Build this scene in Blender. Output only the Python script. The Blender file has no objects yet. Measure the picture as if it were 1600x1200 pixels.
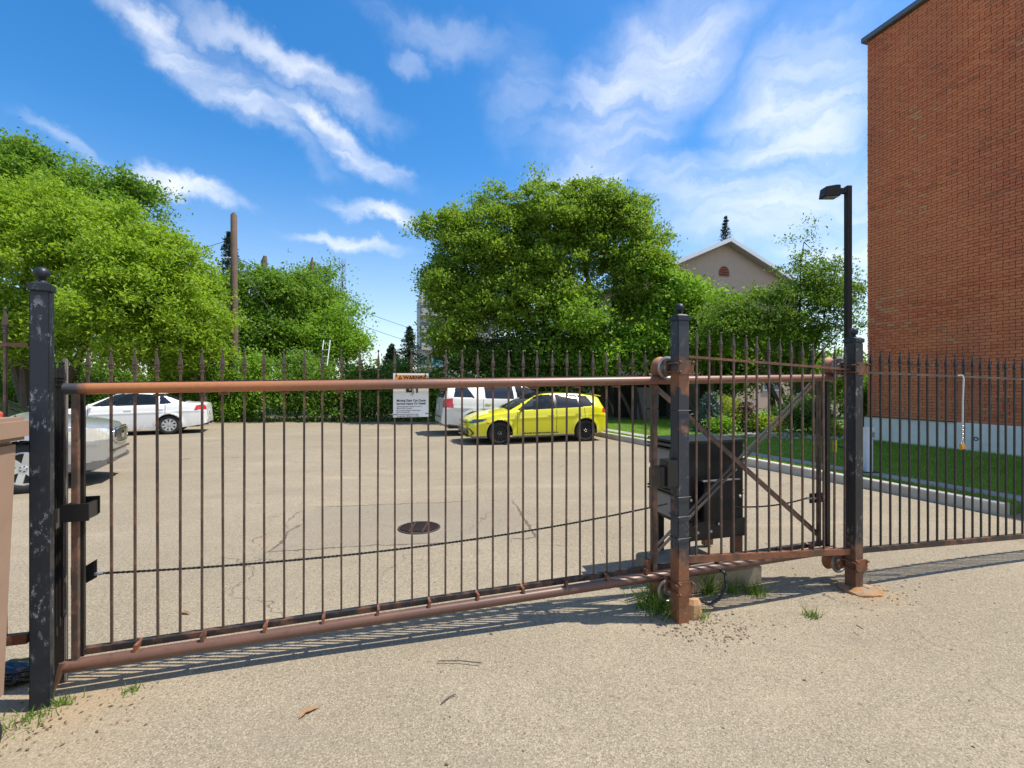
import bpy, bmesh, math, random
import numpy as np
from mathutils import Vector, Matrix

random.seed(7)
S = bpy.context.scene
COL = S.collection
R = math.radians

# ------------------------------------------------------------------ camera, sky, sun, exposure
EYE = 1.70
FPX = 740.0                                    # focal length for a 1600 px wide picture
cam_d = bpy.data.cameras.new('camera')
cam = bpy.data.objects.new('camera', cam_d); COL.objects.link(cam)
cam.location = (0, 0, EYE); cam.rotation_euler = (R(90), 0, 0)
cam_d.sensor_width = 36; cam_d.lens = 36 * FPX / 1600
cam_d.clip_start = 0.05; cam_d.clip_end = 3000
S.camera = cam

SUN_EL = 63.0
SUN_H = Vector((1.0, 0.0, 0)).normalized()     # horizontal direction to the sun
SUN = Vector((SUN_H.x * math.cos(R(SUN_EL)), SUN_H.y * math.cos(R(SUN_EL)), math.sin(R(SUN_EL))))
sun_d = bpy.data.lights.new('sun', 'SUN'); sun_d.energy = 3.1; sun_d.angle = R(0.5); sun_d.color = (1.0, 0.95, 0.86)
sun = bpy.data.objects.new('sun', sun_d); COL.objects.link(sun)
sun.rotation_euler = SUN.to_track_quat('Z', 'Y').to_euler(); sun.location = (20, 5, 30)

S.view_settings.view_transform = 'Standard'; S.view_settings.look = 'None'
S.view_settings.exposure = 1.05; S.view_settings.gamma = 1.0; S.view_settings.use_curve_mapping = False
S.cycles.use_denoising = True
S.cycles.max_bounces = 8; S.cycles.transparent_max_bounces = 12

world = bpy.data.worlds.new('World'); S.world = world; world.use_nodes = True
def build_world():
    nt = world.node_tree; N = nt.nodes; L = nt.links
    N.clear()
    def nd(t, **k):
        n = N.new(t)
        for a, b in k.items(): setattr(n, a, b)
        return n
    out = nd('ShaderNodeOutputWorld'); bg = nd('ShaderNodeBackground'); bg.inputs[1].default_value = 0.15
    sky = nd('ShaderNodeTexSky', sky_type='NISHITA', sun_disc=False)
    sky.sun_elevation = R(SUN_EL); sky.sun_rotation = math.atan2(SUN_H.x, SUN_H.y)
    sky.air_density = 1.0; sky.dust_density = 0.6; sky.ozone_density = 2.5
    hs = nd('ShaderNodeHueSaturation'); hs.inputs['Saturation'].default_value = 1.22; hs.inputs['Value'].default_value = 0.95
    L.new(sky.outputs[0], hs.inputs['Color'])
    sky_hs = hs
    # azimuth / elevation of the direction
    tc = nd('ShaderNodeTexCoord'); sp = nd('ShaderNodeSeparateXYZ'); L.new(tc.outputs['Generated'], sp.inputs[0])
    def m(op, a, b=None):
        n = nd('ShaderNodeMath', operation=op)
        for i, v in enumerate((a, b)):
            if v is None: continue
            if hasattr(v, 'links'): L.new(v, n.inputs[i])
            else: n.inputs[i].default_value = v
        return n.outputs[0]
    az = m('ARCTAN2', sp.outputs[0], sp.outputs[1]); el = m('ARCSINE', sp.outputs[2])
    def mrange(v, a, b, lo, hi):
        q = nd('ShaderNodeMapRange', interpolation_type='SMOOTHSTEP')
        for k_, x_ in (('From Min',a),('From Max',b),('To Min',lo),('To Max',hi)): q.inputs[k_].default_value = x_
        L.new(v, q.inputs['Value']); return q.outputs[0]
    L.new(mrange(el, .03, .45, .97, 1.38), sky_hs.inputs['Saturation']); L.new(mrange(el, .05, .45, .66, .70), sky_hs.inputs['Value'])
    cb = nd('ShaderNodeCombineXYZ'); L.new(az, cb.inputs[0]); L.new(el, cb.inputs[1])
    nz = nd('ShaderNodeTexNoise'); nz.inputs['Scale'].default_value = 7.0; nz.inputs['Detail'].default_value = 6; nz.inputs['Roughness'].default_value = 0.6
    L.new(cb.outputs[0], nz.inputs['Vector'])
    sub = nd('ShaderNodeVectorMath', operation='SUBTRACT'); sub.inputs[1].default_value = (.5, .5, .5); L.new(nz.outputs['Color'], sub.inputs[0])
    scl = nd('ShaderNodeVectorMath', operation='SCALE'); scl.inputs['Scale'].default_value = 0.15; L.new(sub.outputs[0], scl.inputs[0])
    add = nd('ShaderNodeVectorMath', operation='ADD'); L.new(cb.outputs[0], add.inputs[0]); L.new(scl.outputs[0], add.inputs[1])
    P = add.outputs[0]
    def ae(px, py):
        return math.atan2(px - 800, FPX), math.atan2(600 - py, math.hypot(FPX, px - 800))
    total = None
    # centre px, half length px, half width px, tilt (deg, down to the right), strength
    for (px, py, hl, hw, tilt, st) in [
        (330, 105, 270, 60, 27, .90), (460, 105, 230, 52, 14, .70), (520, 208, 190, 44, 22, .88), (420, 165, 170, 50, 34, .45), (590, 243, 90, 22, 12, .6),
        (275, 285, 150, 34, 6, .95), (590, 326, 115, 24, 7, 1.0), (545, 377, 125, 22, 4, .9), (640, 90, 45, 26, 20, .22),
        (1010, 120, 330, 150, -20, .74), (930, 262, 210, 100, -28, .62), (1240, 200, 300, 240, -34, .74), (1190, 320, 360, 130, 8, .78),
        (1320, 380, 280, 220, 0, .66), (1060, 290, 170, 80, 30, .5), (820, 150, 90, 150, 0, .26), (100, 205, 110, 24, 12, .3), (700, 60, 200, 60, 10, .25)]:
        a, e = ae(px, py)
        a1, e1 = ae(px + hl, py); hx = abs(a1 - a) + 1e-4
        a2, e2 = ae(px, py - hw); hy = abs(e2 - e) + 1e-4
        mp = nd('ShaderNodeMapping', vector_type='TEXTURE')
        mp.inputs['Location'].default_value = (a, e, 0); mp.inputs['Rotation'].default_value = (0, 0, -R(tilt)); mp.inputs['Scale'].default_value = (hx, hy, 1)
        L.new(P, mp.inputs['Vector'])
        ln = nd('ShaderNodeVectorMath', operation='LENGTH'); L.new(mp.outputs[0], ln.inputs[0])
        mr = nd('ShaderNodeMapRange', interpolation_type='SMOOTHERSTEP'); mr.inputs['From Min'].default_value = 0; mr.inputs['From Max'].default_value = 1
        mr.inputs['To Min'].default_value = st; mr.inputs['To Max'].default_value = 0
        L.new(ln.outputs['Value'], mr.inputs['Value'])
        total = mr.outputs[0] if total is None else m('MAXIMUM', total, mr.outputs[0])
    # wisps: stretched noise in the cloud layer
    mp = nd('ShaderNodeMapping'); mp.inputs['Rotation'].default_value = (0, 0, R(24)); mp.inputs['Scale'].default_value = (2.0, 12, 1); L.new(P, mp.inputs['Vector'])
    w1 = nd('ShaderNodeTexNoise'); w1.inputs['Scale'].default_value = 1.6; w1.inputs['Detail'].default_value = 9; w1.inputs['Roughness'].default_value = 0.56; w1.inputs['Distortion'].default_value = .15
    L.new(mp.outputs[0], w1.inputs['Vector'])
    mr = nd('ShaderNodeMapRange', interpolation_type='SMOOTHSTEP'); mr.inputs['From Min'].default_value = .22; mr.inputs['From Max'].default_value = .70; mr.inputs['To Min'].default_value = .24
    L.new(w1.outputs['Fac'], mr.inputs['Value'])
    # cirrus carried on out of view, thickened there to whiten the blue shade
    w2 = nd('ShaderNodeTexNoise'); w2.inputs['Scale'].default_value = 1.5; w2.inputs['Detail'].default_value = 3; L.new(tc.outputs['Generated'], w2.inputs['Vector'])
    mr2 = nd('ShaderNodeMapRange', interpolation_type='SMOOTHSTEP'); mr2.inputs['From Min'].default_value = .38; mr2.inputs['From Max'].default_value = .66; mr2.inputs['To Max'].default_value = .85
    L.new(w2.outputs['Fac'], mr2.inputs['Value'])
    back = nd('ShaderNodeMapRange', interpolation_type='SMOOTHSTEP'); back.inputs['From Min'].default_value = 1.0; back.inputs['From Max'].default_value = 1.4
    L.new(m('ABSOLUTE', az), back.inputs['Value'])
    total = m('MAXIMUM', total, m('MULTIPLY', mr2.outputs[0], m('MAXIMUM', back.outputs[0], mrange(el, .70, 1.0, 0, 1))))
    dens = m('MULTIPLY', total, mr.outputs[0])
    mix = nd('ShaderNodeMix', data_type='RGBA'); L.new(dens, mix.inputs['Factor']); L.new(hs.outputs[0], mix.inputs['A'])
    mix.inputs['B'].default_value = (3.6, 3.72, 3.95, 1)
    # low whitening towards the horizon
    hz = nd('ShaderNodeMapRange', interpolation_type='SMOOTHSTEP'); hz.inputs['From Min'].default_value = 0.0; hz.inputs['From Max'].default_value = .55; hz.inputs['To Min'].default_value = .0; hz.inputs['To Max'].default_value = 0
    L.new(el, hz.inputs['Value'])
    L.new(mix.outputs['Result'], bg.inputs[0]); L.new(bg.outputs[0], out.inputs[0])
build_world()

# ------------------------------------------------------------------ helpers
def at(px, py, Y):
    """world point at depth Y on the ray through a photograph pixel"""
    return Vector(((px - 800) / FPX * Y, Y, EYE - (py - 600) / FPX * Y))
def on_ground(px, py, z=0.0):
    Y = FPX * (EYE - z) / (py - 600)
    return Vector(((px - 800) / FPX * Y, Y, z))

class MB:
    def __init__(s): s.v = []; s.f = []
    def add(s, vs, fs):
        o = len(s.v); s.v += [tuple(v) for v in vs]; s.f += [tuple(i + o for i in f) for f in fs]; return s
    def box(s, c, size, M=None, taper=1.0):
        x, y, z = (d / 2 for d in size); c = Vector(c); vs = []
        for k, (a, b, d) in enumerate([(-1,-1,-1),(1,-1,-1),(1,1,-1),(-1,1,-1),(-1,-1,1),(1,-1,1),(1,1,1),(-1,1,1)]):
            t = taper if d > 0 else 1.0
            p = Vector((a*x*t, b*y*t, d*z)); p = (M @ p if M else p) + c; vs.append(p)
        return s.add(vs, [(0,3,2,1),(4,5,6,7),(0,1,5,4),(1,2,6,5),(2,3,7,6),(3,0,4,7)])
    def bar(s, p0, p1, w, h, up=(0,0,1)):
        p0 = Vector(p0); p1 = Vector(p1); d = (p1-p0).normalized(); up = Vector(up)
        if abs(d.dot(up)) > .98: up = Vector((1,0,0))
        a = d.cross(up).normalized()*(w/2); b = a.cross(d).normalized()*(h/2)
        vs = [p0-a-b,p0+a-b,p0+a+b,p0-a+b,p1-a-b,p1+a-b,p1+a+b,p1-a+b]
        return s.add(vs, [(0,1,2,3),(7,6,5,4),(0,4,5,1),(1,5,6,2),(2,6,7,3),(3,7,4,0)])
    def tube(s, pts, rad, n=8, cap=True):
        pts = [Vector(p) for p in pts]
        if not hasattr(rad, '__len__'): rad = [rad]*len(pts)
        o = len(s.v); prev = None
        for i, p in enumerate(pts):
            d = (pts[min(i+1,len(pts)-1)] - pts[max(i-1,0)]).normalized()
            u = prev if prev is not None else (Vector((0,0,1)) if abs(d.z) < .9 else Vector((1,0,0)))
            a = (u - d*u.dot(d)).normalized(); prev = a; b = d.cross(a)
            for k in range(n):
                t = 2*math.pi*k/n; s.v.append(tuple(p + (a*math.cos(t)+b*math.sin(t))*rad[i]))
        for i in range(len(pts)-1):
            for k in range(n):
                q = o+i*n; s.f.append((q+k, q+(k+1)%n, q+n+(k+1)%n, q+n+k))
        if cap:
            s.f.append(tuple(o+k for k in reversed(range(n)))); e = o+(len(pts)-1)*n; s.f.append(tuple(e+k for k in range(n)))
        return s
    def lathe(s, prof, M=None, n=16):
        """prof: (r, h) pairs about local z"""
        o = len(s.v)
        for r, h in prof:
            for k in range(n):
                t = 2*math.pi*k/n; p = Vector((r*math.cos(t), r*math.sin(t), h)); s.v.append(tuple(M @ p if M else p))
        for i in range(len(prof)-1):
            for k in range(n):
                q = o+i*n; s.f.append((q+k, q+(k+1)%n, q+n+(k+1)%n, q+n+k))
        s.f.append(tuple(o+k for k in reversed(range(n)))); e = o+(len(prof)-1)*n; s.f.append(tuple(e+k for k in range(n)))
        return s
    def prism(s, poly, d0, d1, M=None):
        """poly in local (x,z), extruded along y from d0 to d1"""
        n = len(poly); vs = [Vector((x, d0, z)) for x, z in poly] + [Vector((x, d1, z)) for x, z in poly]
        if M: vs = [M @ v for v in vs]
        fs = [tuple(range(n)), tuple(range(2*n-1, n-1, -1))] + [(i, i+n, (i+1)%n+n, (i+1)%n) for i in range(n)]
        return s.add(vs, fs)
    def mesh(s, name, mats, smooth=False, bevel=0):
        me = bpy.data.meshes.new(name); me.from_pydata(s.v, [], s.f); me.update()
        if bevel:
            bm = bmesh.new(); bm.from_mesh(me)
            es = [e for e in bm.edges if len(e.link_faces) == 2 and e.calc_face_angle(0) > .6]
            bmesh.ops.bevel(bm, geom=es, offset=bevel, segments=2, affect='EDGES', clamp_overlap=True)
            bm.to_mesh(me); bm.free()
        for m in (mats if isinstance(mats, (list, tuple)) else [mats]): me.materials.append(m)
        if smooth:
            me.shade_smooth()
            try: me.set_sharp_from_angle(angle=R(40))
            except Exception: pass
        return me
    def build(s, name, mats, parent=None, smooth=False, bevel=0, **props):
        return link(name, s.mesh(name, mats, smooth, bevel), parent, **props)

def link(name, me, parent=None, **props):
    o = bpy.data.objects.new(name, me); COL.objects.link(o)
    if parent is not None: o.parent = parent
    for k, v in props.items(): o[k] = v
    return o
def thing(name, label, cat, loc=(0,0,0), rz=0.0, group=None):
    o = bpy.data.objects.new(name, None); COL.objects.link(o); o.location = loc; o.rotation_euler = (0, 0, rz)
    o.empty_display_size = .1
    o['label'] = label; o['category'] = cat
    if group: o['group'] = group
    return o
def tag(o, label, cat, group=None):
    o['label'] = label; o['category'] = cat
    if group: o['group'] = group
    return o
def mesh_np(name, V, F, mats, smooth=False):
    """V (n,3) array, F (m,k) index array"""
    me = bpy.data.meshes.new(name); k = F.shape[1]
    me.vertices.add(len(V)); me.vertices.foreach_set('co', np.ascontiguousarray(V, dtype=np.float32).ravel())
    me.loops.add(F.size); me.loops.foreach_set('vertex_index', np.ascontiguousarray(F, dtype=np.int32).ravel())
    me.polygons.add(len(F)); me.polygons.foreach_set('loop_start', np.arange(0, F.size, k, dtype=np.int32))
    me.polygons.foreach_set('loop_total', np.full(len(F), k, dtype=np.int32))
    me.update(calc_edges=True); me.validate()
    for m in (mats if isinstance(mats, (list, tuple)) else [mats]): me.materials.append(m)
    if smooth: me.shade_smooth()
    return me

# ------------------------------------------------------------------ materials
class NT:
    def __init__(s, name):
        s.m = bpy.data.materials.new(name); s.m.use_nodes = True; s.nt = s.m.node_tree
        s.b = s.nt.nodes['Principled BSDF']; s._pos = None
    def n(s, t, ins=None, **k):
        q = s.nt.nodes.new(t)
        for a, b in k.items(): setattr(q, a, b)
        for a, b in (ins or {}).items(): s.set(q.inputs[a], b)
        return q
    def set(s, inp, v):
        if hasattr(v, 'links') and hasattr(v, 'is_output'): s.nt.links.new(v, inp)
        elif hasattr(inp, 'default_value') and inp.type == 'RGBA' and len(v) == 3: inp.default_value = (*v, 1)
        else: inp.default_value = v
    def pos(s):
        if s._pos is None: s._pos = s.n('ShaderNodeTexCoord').outputs['Object']
        return s._pos
    def noise(s, scale, detail=4, rough=.55, vec=None, dist=0.0, out='Fac'):
        return s.n('ShaderNodeTexNoise', {'Vector': vec or s.pos(), 'Scale': scale, 'Detail': detail, 'Roughness': rough, 'Distortion': dist}).outputs[out]
    def ramp(s, fac, a, b, lo=0.0, hi=1.0):
        return s.n('ShaderNodeMapRange', {'Value': fac, 'From Min': a, 'From Max': b, 'To Min': lo, 'To Max': hi}, interpolation_type='SMOOTHSTEP').outputs[0]
    def mix(s, fac, a, b, blend='MIX'):
        q = s.n('ShaderNodeMix', data_type='RGBA', blend_type=blend); s.set(q.inputs['Factor'], fac); s.set(q.inputs['A'], a); s.set(q.inputs['B'], b); return q.outputs['Result']
    def math(s, op, a, b=0.0):
        q = s.n('ShaderNodeMath', operation=op); s.set(q.inputs[0], a); s.set(q.inputs[1], b); return q.outputs[0]
    def scale_vec(s, v):
        return s.n('ShaderNodeMapping', {'Vector': s.pos(), 'Scale': v}).outputs[0]
    def bump(s, h, strength=.3, dist=.01):
        s.nt.links.new(s.n('ShaderNodeBump', {'Height': h, 'Strength': strength, 'Distance': dist}).outputs[0], s.b.inputs['Normal'])
    def fin(s, col, rough=.6, metal=0.0, spec=.5):
        s.set(s.b.inputs['Base Color'], col); s.set(s.b.inputs['Roughness'], rough); s.set(s.b.inputs['Metallic'], metal)
        s.set(s.b.inputs['Specular IOR Level'], spec); return s.m

def plain(name, c, rough=.5, metal=0.0, spec=.5, var=.15, scale=6.0, bump=0.0, coat=0.0):
    t = NT(name); f = t.noise(scale, 5)
    col = t.mix(f, tuple(x*(1-var) for x in c), tuple(min(1, x*(1+var)) for x in c))
    if bump: t.bump(t.noise(scale*12, 3), bump, .004)
    if coat: t.b.inputs['Coat Weight'].default_value = coat; t.b.inputs['Coat Roughness'].default_value = .04
    return t.fin(col, rough, metal, spec)

def steel(name, paint, rust, lo, hi, seed=0.0, chip=(.25,.27,.3), chips=.0, zrust=None, scale=9.0):
    """worn paint over rust; lo/hi: noise thresholds between paint and rust"""
    t = NT(name)
    v = t.n('ShaderNodeMapping', {'Vector': t.pos(), 'Location': (seed, seed*.7, seed*1.3)}).outputs[0]
    n1 = t.noise(scale, 6, .62, v); n2 = t.noise(scale*5, 4, .6, v)
    r = t.mix(n2, tuple(c*.55 for c in rust), tuple(min(1, c*1.5) for c in rust))
    f = t.ramp(n1, lo, hi)
    if zrust:
        z = t.n('ShaderNodeSeparateXYZ', {'Vector': t.pos()}).outputs[2]
        zz = t.math('ADD', z, t.math('MULTIPLY', t.math('SUBTRACT', n1, .5), .5))
        acc = None
        for (a, b, c, d) in zrust:                      # rusty between b and c, fading to a and d
            g = t.math('MULTIPLY', t.ramp(zz, a, b), t.ramp(zz, c, d, 1, 0)); acc = g if acc is None else t.math('MAXIMUM', acc, g)
        f = t.math('MAXIMUM', f, acc)
    col = t.mix(f, paint, r)
    if chips:
        sv = t.n('ShaderNodeMapping', {'Vector': v, 'Scale': (1, 1, .45)}).outputs[0]
        c = t.ramp(t.noise(scale*4.5, 8, .75, sv), .60-chips*.08, .68-chips*.08)
        c = t.math('MULTIPLY', c, t.ramp(t.noise(scale*.5, 2, .5, v), .42, .6))
        col = t.mix(c, col, chip)
    t.bump(n2, .15, .003)
    return t.fin(col, t.ramp(n1, .3, .7, .38, .62), 0.15)

def asphalt():
    t = NT('asphalt'); p = t.pos()
    big = t.noise(.35, 4, .6, p); mid = t.noise(2.2, 5, .6, p); fine = t.noise(60, 3, .7, p)
    base = t.mix(t.ramp(big, .35, .65), (.250, .205, .136), (.298, .246, .167))
    base = t.mix(t.ramp(mid, .3, .75, 0, .5), base, (.222, .184, .132))
    vo = t.n('ShaderNodeTexVoronoi', {'Vector': p, 'Scale': 150.0, 'Randomness': 1.0}); vc = vo.outputs['Color']; vd = vo.outputs['Distance']
    g = t.n('ShaderNodeSeparateColor', {'Color': vc}).outputs[0]
    base = t.mix(t.ramp(g, .66, .95, 0, .42), base, (.52, .44, .33))
    base = t.mix(t.ramp(g, .34, .0, 0, .7), base, (.13, .105, .078))
    s1 = t.noise(28, 4, .75, p); s2 = t.noise(46, 3, .7, t.n('ShaderNodeMapping', {'Vector': p, 'Location': (3.1, 7.7, 0)}).outputs[0])
    base = t.mix(t.ramp(s1, .60, .69, 0, .75), base, (.11, .088, .065))
    base = t.mix(t.ramp(s2, .62, .70, 0, .35), base, (.54, .46, .35))
    st = t.noise(.9, 6, .65, t.n('ShaderNodeMapping', {'Vector': p, 'Rotation': (0,0,R(20)), 'Scale': (.35, 1.4, 1)}).outputs[0])
    base = t.mix(t.ramp(st, .52, .72, 0, .38), base, (.20, .165, .125)); base = t.mix(t.ramp(st, .46, .30, 0, .35), base, (.42, .335, .225))
    oil = t.math('MULTIPLY', t.ramp(t.noise(1.4, 3, .5, p), .66, .74), t.ramp(t.noise(9, 4, .6, p), .3, .6)); base = t.mix(t.math('MULTIPLY', oil, .45), base, (.12, .10, .08))
    # older darker patch of repaired asphalt round the drain, edged by an open joint
    sx = t.n('ShaderNodeSeparateXYZ', {'Vector': t.n('ShaderNodeMapping', {'Vector': t.n('ShaderNodeVectorMath', {0: p, 1: (-DR.x, -DR.y, 0)}, operation='ADD').outputs[0], 'Rotation': (0, 0, R(-9))}).outputs[0]})
    wob = t.math('MULTIPLY', t.math('SUBTRACT', t.noise(3.0, 5, .6, p), .5), .22)
    ax = t.math('SUBTRACT', t.math('ABSOLUTE', t.math('ADD', t.math('ADD', sx.outputs[0], wob), .08)), 1.38)
    ay = t.math('SUBTRACT', t.math('ABSOLUTE', t.math('ADD', t.math('ADD', sx.outputs[1], wob), -.28)), .86)
    d = t.math('MAXIMUM', ax, ay)
    base = t.mix(t.ramp(d, .0, -.06, 0, .32), base, (.21, .18, .145))
    crack = t.math('MULTIPLY', t.ramp(t.math('ABSOLUTE', d), .024, .006), t.ramp(t.noise(1.7, 3, .6, p), .36, .50))
    # hairline cracks elsewhere
    wv = t.n('ShaderNodeVectorMath', {0: p, 1: t.n('ShaderNodeVectorMath', {0: t.noise(1.2, 5, .6, p, out='Color'), 'Scale': .9}, operation='SCALE').outputs[0]}, operation='ADD').outputs[0]
    ve = t.n('ShaderNodeTexVoronoi', {'Vector': wv, 'Scale': .33}, feature='DISTANCE_TO_EDGE').outputs['Distance']
    ck2 = t.math('MULTIPLY', t.ramp(ve, .0045, .001), t.ramp(t.noise(.6, 3, .6, p), .50, .62))
    cr = t.math('MAXIMUM', crack, ck2)
    base = t.mix(t.math('MULTIPLY', cr, .85), base, (.09, .075, .06))
    # stains round the drain and rust wash by the posts
    for (cx, cy, rad, col, k) in ((DR.x, DR.y+.06, .42, (.27,.235,.19), .55), (-2.35, 2.62, .45, (.36,.24,.125), .35), (2.95, 3.95, .34, (.34,.22,.11), .35), (-2.3, 2.25, .7, (.30, .23, .145), .25)):
        dd = t.n('ShaderNodeVectorMath', {0: p, 1: (cx, cy, 0)}, operation='DISTANCE').outputs['Value']
        dd = t.math('ADD', dd, t.math('MULTIPLY', t.math('SUBTRACT', t.noise(4, 4, .6, p), .5), .5))
        base = t.mix(t.ramp(dd, rad, rad*.3, 0, k), base, col)
    h = t.math('ADD', t.math('MULTIPLY', vd, .6), t.math('ADD', t.math('MULTIPLY', fine, .5), t.math('MULTIPLY', cr, -1.2)))
    t.bump(h, .45, .006)
    return t.fin(base, .9, 0, .25)

def leaf(name, c_lo, c_hi, trans=.45):
    t = NT(name); nt = t.nt
    isl = t.n('ShaderNodeNewGeometry').outputs['Random Per Island']
    big = t.noise(1.1, 3, .6)
    f = t.math('ADD', t.math('MULTIPLY', isl, .6), t.math('MULTIPLY', t.ramp(big, .3, .7), .4))
    col = t.mix(f, c_lo, c_hi)
    t.fin(col, .55, 0, .3)
    tr = t.n('ShaderNodeBsdfTranslucent'); nt.links.new(t.mix(.5, col, (c_hi[0]*1.3, c_hi[1]*1.25, c_hi[2]*.6)), tr.inputs['Color'])
    mx = t.n('ShaderNodeMixShader'); mx.inputs[0].default_value = trans
    nt.links.new(t.b.outputs[0], mx.inputs[1]); nt.links.new(tr.outputs[0], mx.inputs[2])
    nt.links.new(mx.outputs[0], nt.nodes['Material Output'].inputs[0]); return t.m

def brick_mat(name, src):
    t = NT(name); nt = t.nt
    rnd = t.n('ShaderNodeNewGeometry').outputs['Random Per Island'] if src == 'island' else t.n('ShaderNodeObjectInfo').outputs['Random']
    gp = t.n('ShaderNodeNewGeometry').outputs['Position']
    sv = t.n('ShaderNodeMapping', {'Vector': gp, 'Scale': (.5, .5, 1.6)}).outputs[0]
    reg = t.noise(.55, 4, .6, sv); reg2 = t.noise(.9, 3, .6, t.n('ShaderNodeMapping', {'Vector': gp, 'Location': (7, 3, 9), 'Scale': (.55, .55, 1.5)}).outputs[0])
    wn = t.n('ShaderNodeTexWhiteNoise', {'W': rnd}, noise_dimensions='1D')
    sc = t.n('ShaderNodeSeparateColor', {'Color': wn.outputs['Color']})
    a, b, c = sc.outputs
    red = t.mix(a, (.58, .145, .060), (.74, .245, .105))
    red = t.mix(t.ramp(reg, .35, .65, 0, .6), red, (.74, .27, .11))
    red = t.mix(t.ramp(reg2, .55, .75, 0, .5), red, (.56, .15, .075))
    stv = t.noise(.45, 5, .6, t.n('ShaderNodeMapping', {'Vector': gp, 'Scale': (1.6, 1.6, .35)}).outputs[0])
    red = t.mix(t.ramp(stv, .42, .68, 0, .45), red, (.40, .135, .085)); red = t.mix(t.ramp(stv, .42, .28, 0, .35), red, (.78, .33, .17))
    # odd bricks: buff, olive-grey and dark, gathered in patches
    buff = t.math('GREATER_THAN', t.math('ADD', b, t.math('MULTIPLY', t.ramp(reg2, .52, .72), .40)), 1.06)
    col = t.mix(t.math('MULTIPLY', buff, .6), red, (.58, .36, .17))
    dark = t.math('GREATER_THAN', t.math('ADD', c, t.math('MULTIPLY', t.ramp(reg, .58, .40), .14)), 1.03)
    col = t.mix(t.math('MULTIPLY', dark, .6), col, (.30, .15, .08))
    n = t.noise(40, 4, .6, gp)
    col = t.mix(t.ramp(n, .3, .7, 0, .3), col, (.44, .15, .07))
    t.bump(n, .3, .004)
    return t.fin(col, .85, 0, .25)

def sidewalk_mat(name, c, var=.22):
    t = NT(name); a = t.noise(1.8, 5, .6); f = t.noise(45, 3, .7)
    col = t.mix(t.ramp(a, .3, .7), tuple(x*(1-var) for x in c), tuple(x*(1+var*.6) for x in c))
    col = t.mix(t.ramp(f, .35, .7, 0, .3), col, tuple(x*.6 for x in c)); t.bump(f, .3, .004)
    return t.fin(col, .88, 0, .25)

def glass(name, tint=(.02,.025,.03), clear=.35):
    t = NT(name); nt = t.nt
    t.fin(tint, .03, 0, .8)
    tr = t.n('ShaderNodeBsdfTransparent'); tr.inputs[0].default_value = (.55, .62, .6, 1)
    mx = t.n('ShaderNodeMixShader'); mx.inputs[0].default_value = clear
    nt.links.new(t.b.outputs[0], mx.inputs[1]); nt.links.new(tr.outputs[0], mx.inputs[2])
    nt.links.new(mx.outputs[0], nt.nodes['Material Output'].inputs[0]); return t.m

def car_paint(name, c, metal=0.0, rough=.32):
    t = NT(name); f = t.noise(1.5, 3)
    col = t.mix(f, tuple(x*.96 for x in c), c)
    t.b.inputs['Coat Weight'].default_value = .8; t.b.inputs['Coat Roughness'].default_value = .03
    # a little dust low on the body
    z = t.n('ShaderNodeSeparateXYZ', {'Vector': t.pos()}).outputs[2]
    col = t.mix(t.math('MULTIPLY', t.ramp(z, .45, .2, 0, .35), t.ramp(t.noise(9, 5, .65), .3, .7)), col, (.30, .26, .2))
    return t.fin(col, rough, metal, .5)

DR = on_ground(655, 823)                                   # the drain in the lot
M = {}
M['asphalt'] = asphalt()
M['black_paint'] = steel('black_post_paint', (.014,.018,.025), (.16,.075,.04), .70, .80, 1.0, (.19,.21,.235), .75)
M['post_worn'] = steel('worn_post_paint', (.034,.039,.047), (.23,.095,.045), .60, .70, 4.0, (.22,.20,.19), .9, zrust=[(-1,-.9,.42,.55), (1.62,1.70,1.80,1.95)])
M['post_dark'] = steel('dark_worn_post_paint', (.026,.025,.026), (.15,.07,.042), .62, .74, 9.0, (.22,.19,.17), .8, zrust=[(-1,-.9,.30,.42)])
M['rust'] = steel('rusty_steel', (.10,.055,.035), (.22,.085,.04), .35, .6, 2.0)
M['bar'] = steel('weathered_bar', (.080,.056,.043), (.17,.09,.058), .45, .62, 3.0)
M['bar_black'] = steel('black_bar', (.024,.021,.019), (.12,.065,.04), .58, .75, 6.0)
M['brace'] = steel('grey_brace', (.105,.092,.082), (.14,.08,.05), .5, .65, 8.0)
M['rail'] = steel('dark_rail', (.03,.025,.022), (.15,.07,.04), .45, .65, 5.0)
def pipe_mat(name, c1, c2, c3):
    t = NT(name); v = t.n('ShaderNodeMapping', {'Vector': t.pos(), 'Scale': (.35, 1, 1)}).outputs[0]
    n = t.noise(2.2, 5, .6, v); m2 = t.noise(30, 4, .65)
    col = t.mix(t.ramp(n, .35, .65), c1, c2); col = t.mix(t.ramp(m2, .5, .75, 0, .6), col, c3); t.bump(m2, .15, .002)
    x = t.n('ShaderNodeSeparateXYZ', {'Vector': t.pos()}).outputs[0]
    col = t.mix(t.ramp(t.math('ADD', x, t.math('MULTIPLY', n, .5)), .6, 2.4), t.mix(t.ramp(m2, .4, .8, 0, .5), (.42,.16,.055), (.30,.11,.05)), col) if name == 'top_pipe_paint' else col
    if name == 'top_pipe_paint': col = t.mix(t.ramp(t.math('ADD', x, t.math('MULTIPLY', m2, .12)), .16, .08), col, (.05,.048,.05))
    return t.fin(col, .42, .1)
M['pipe_top'] = pipe_mat('top_pipe_paint', (.27,.125,.075), (.20,.10,.07), (.10,.06,.045))
M['pipe_low'] = pipe_mat('rusty_pipe', (.17,.085,.055), (.12,.062,.045), (.07,.045,.035))
M['galv'] = plain('galvanised_steel', (.42,.43,.43), .38, .7, var=.25, scale=14)
M['galv_dull'] = plain('dull_steel', (.24,.21,.19), .55, .2, var=.35, scale=10)
M['roller_rust'] = plain('rusted_roller', (.30,.13,.06), .6, .2, var=.35, scale=20)
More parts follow.
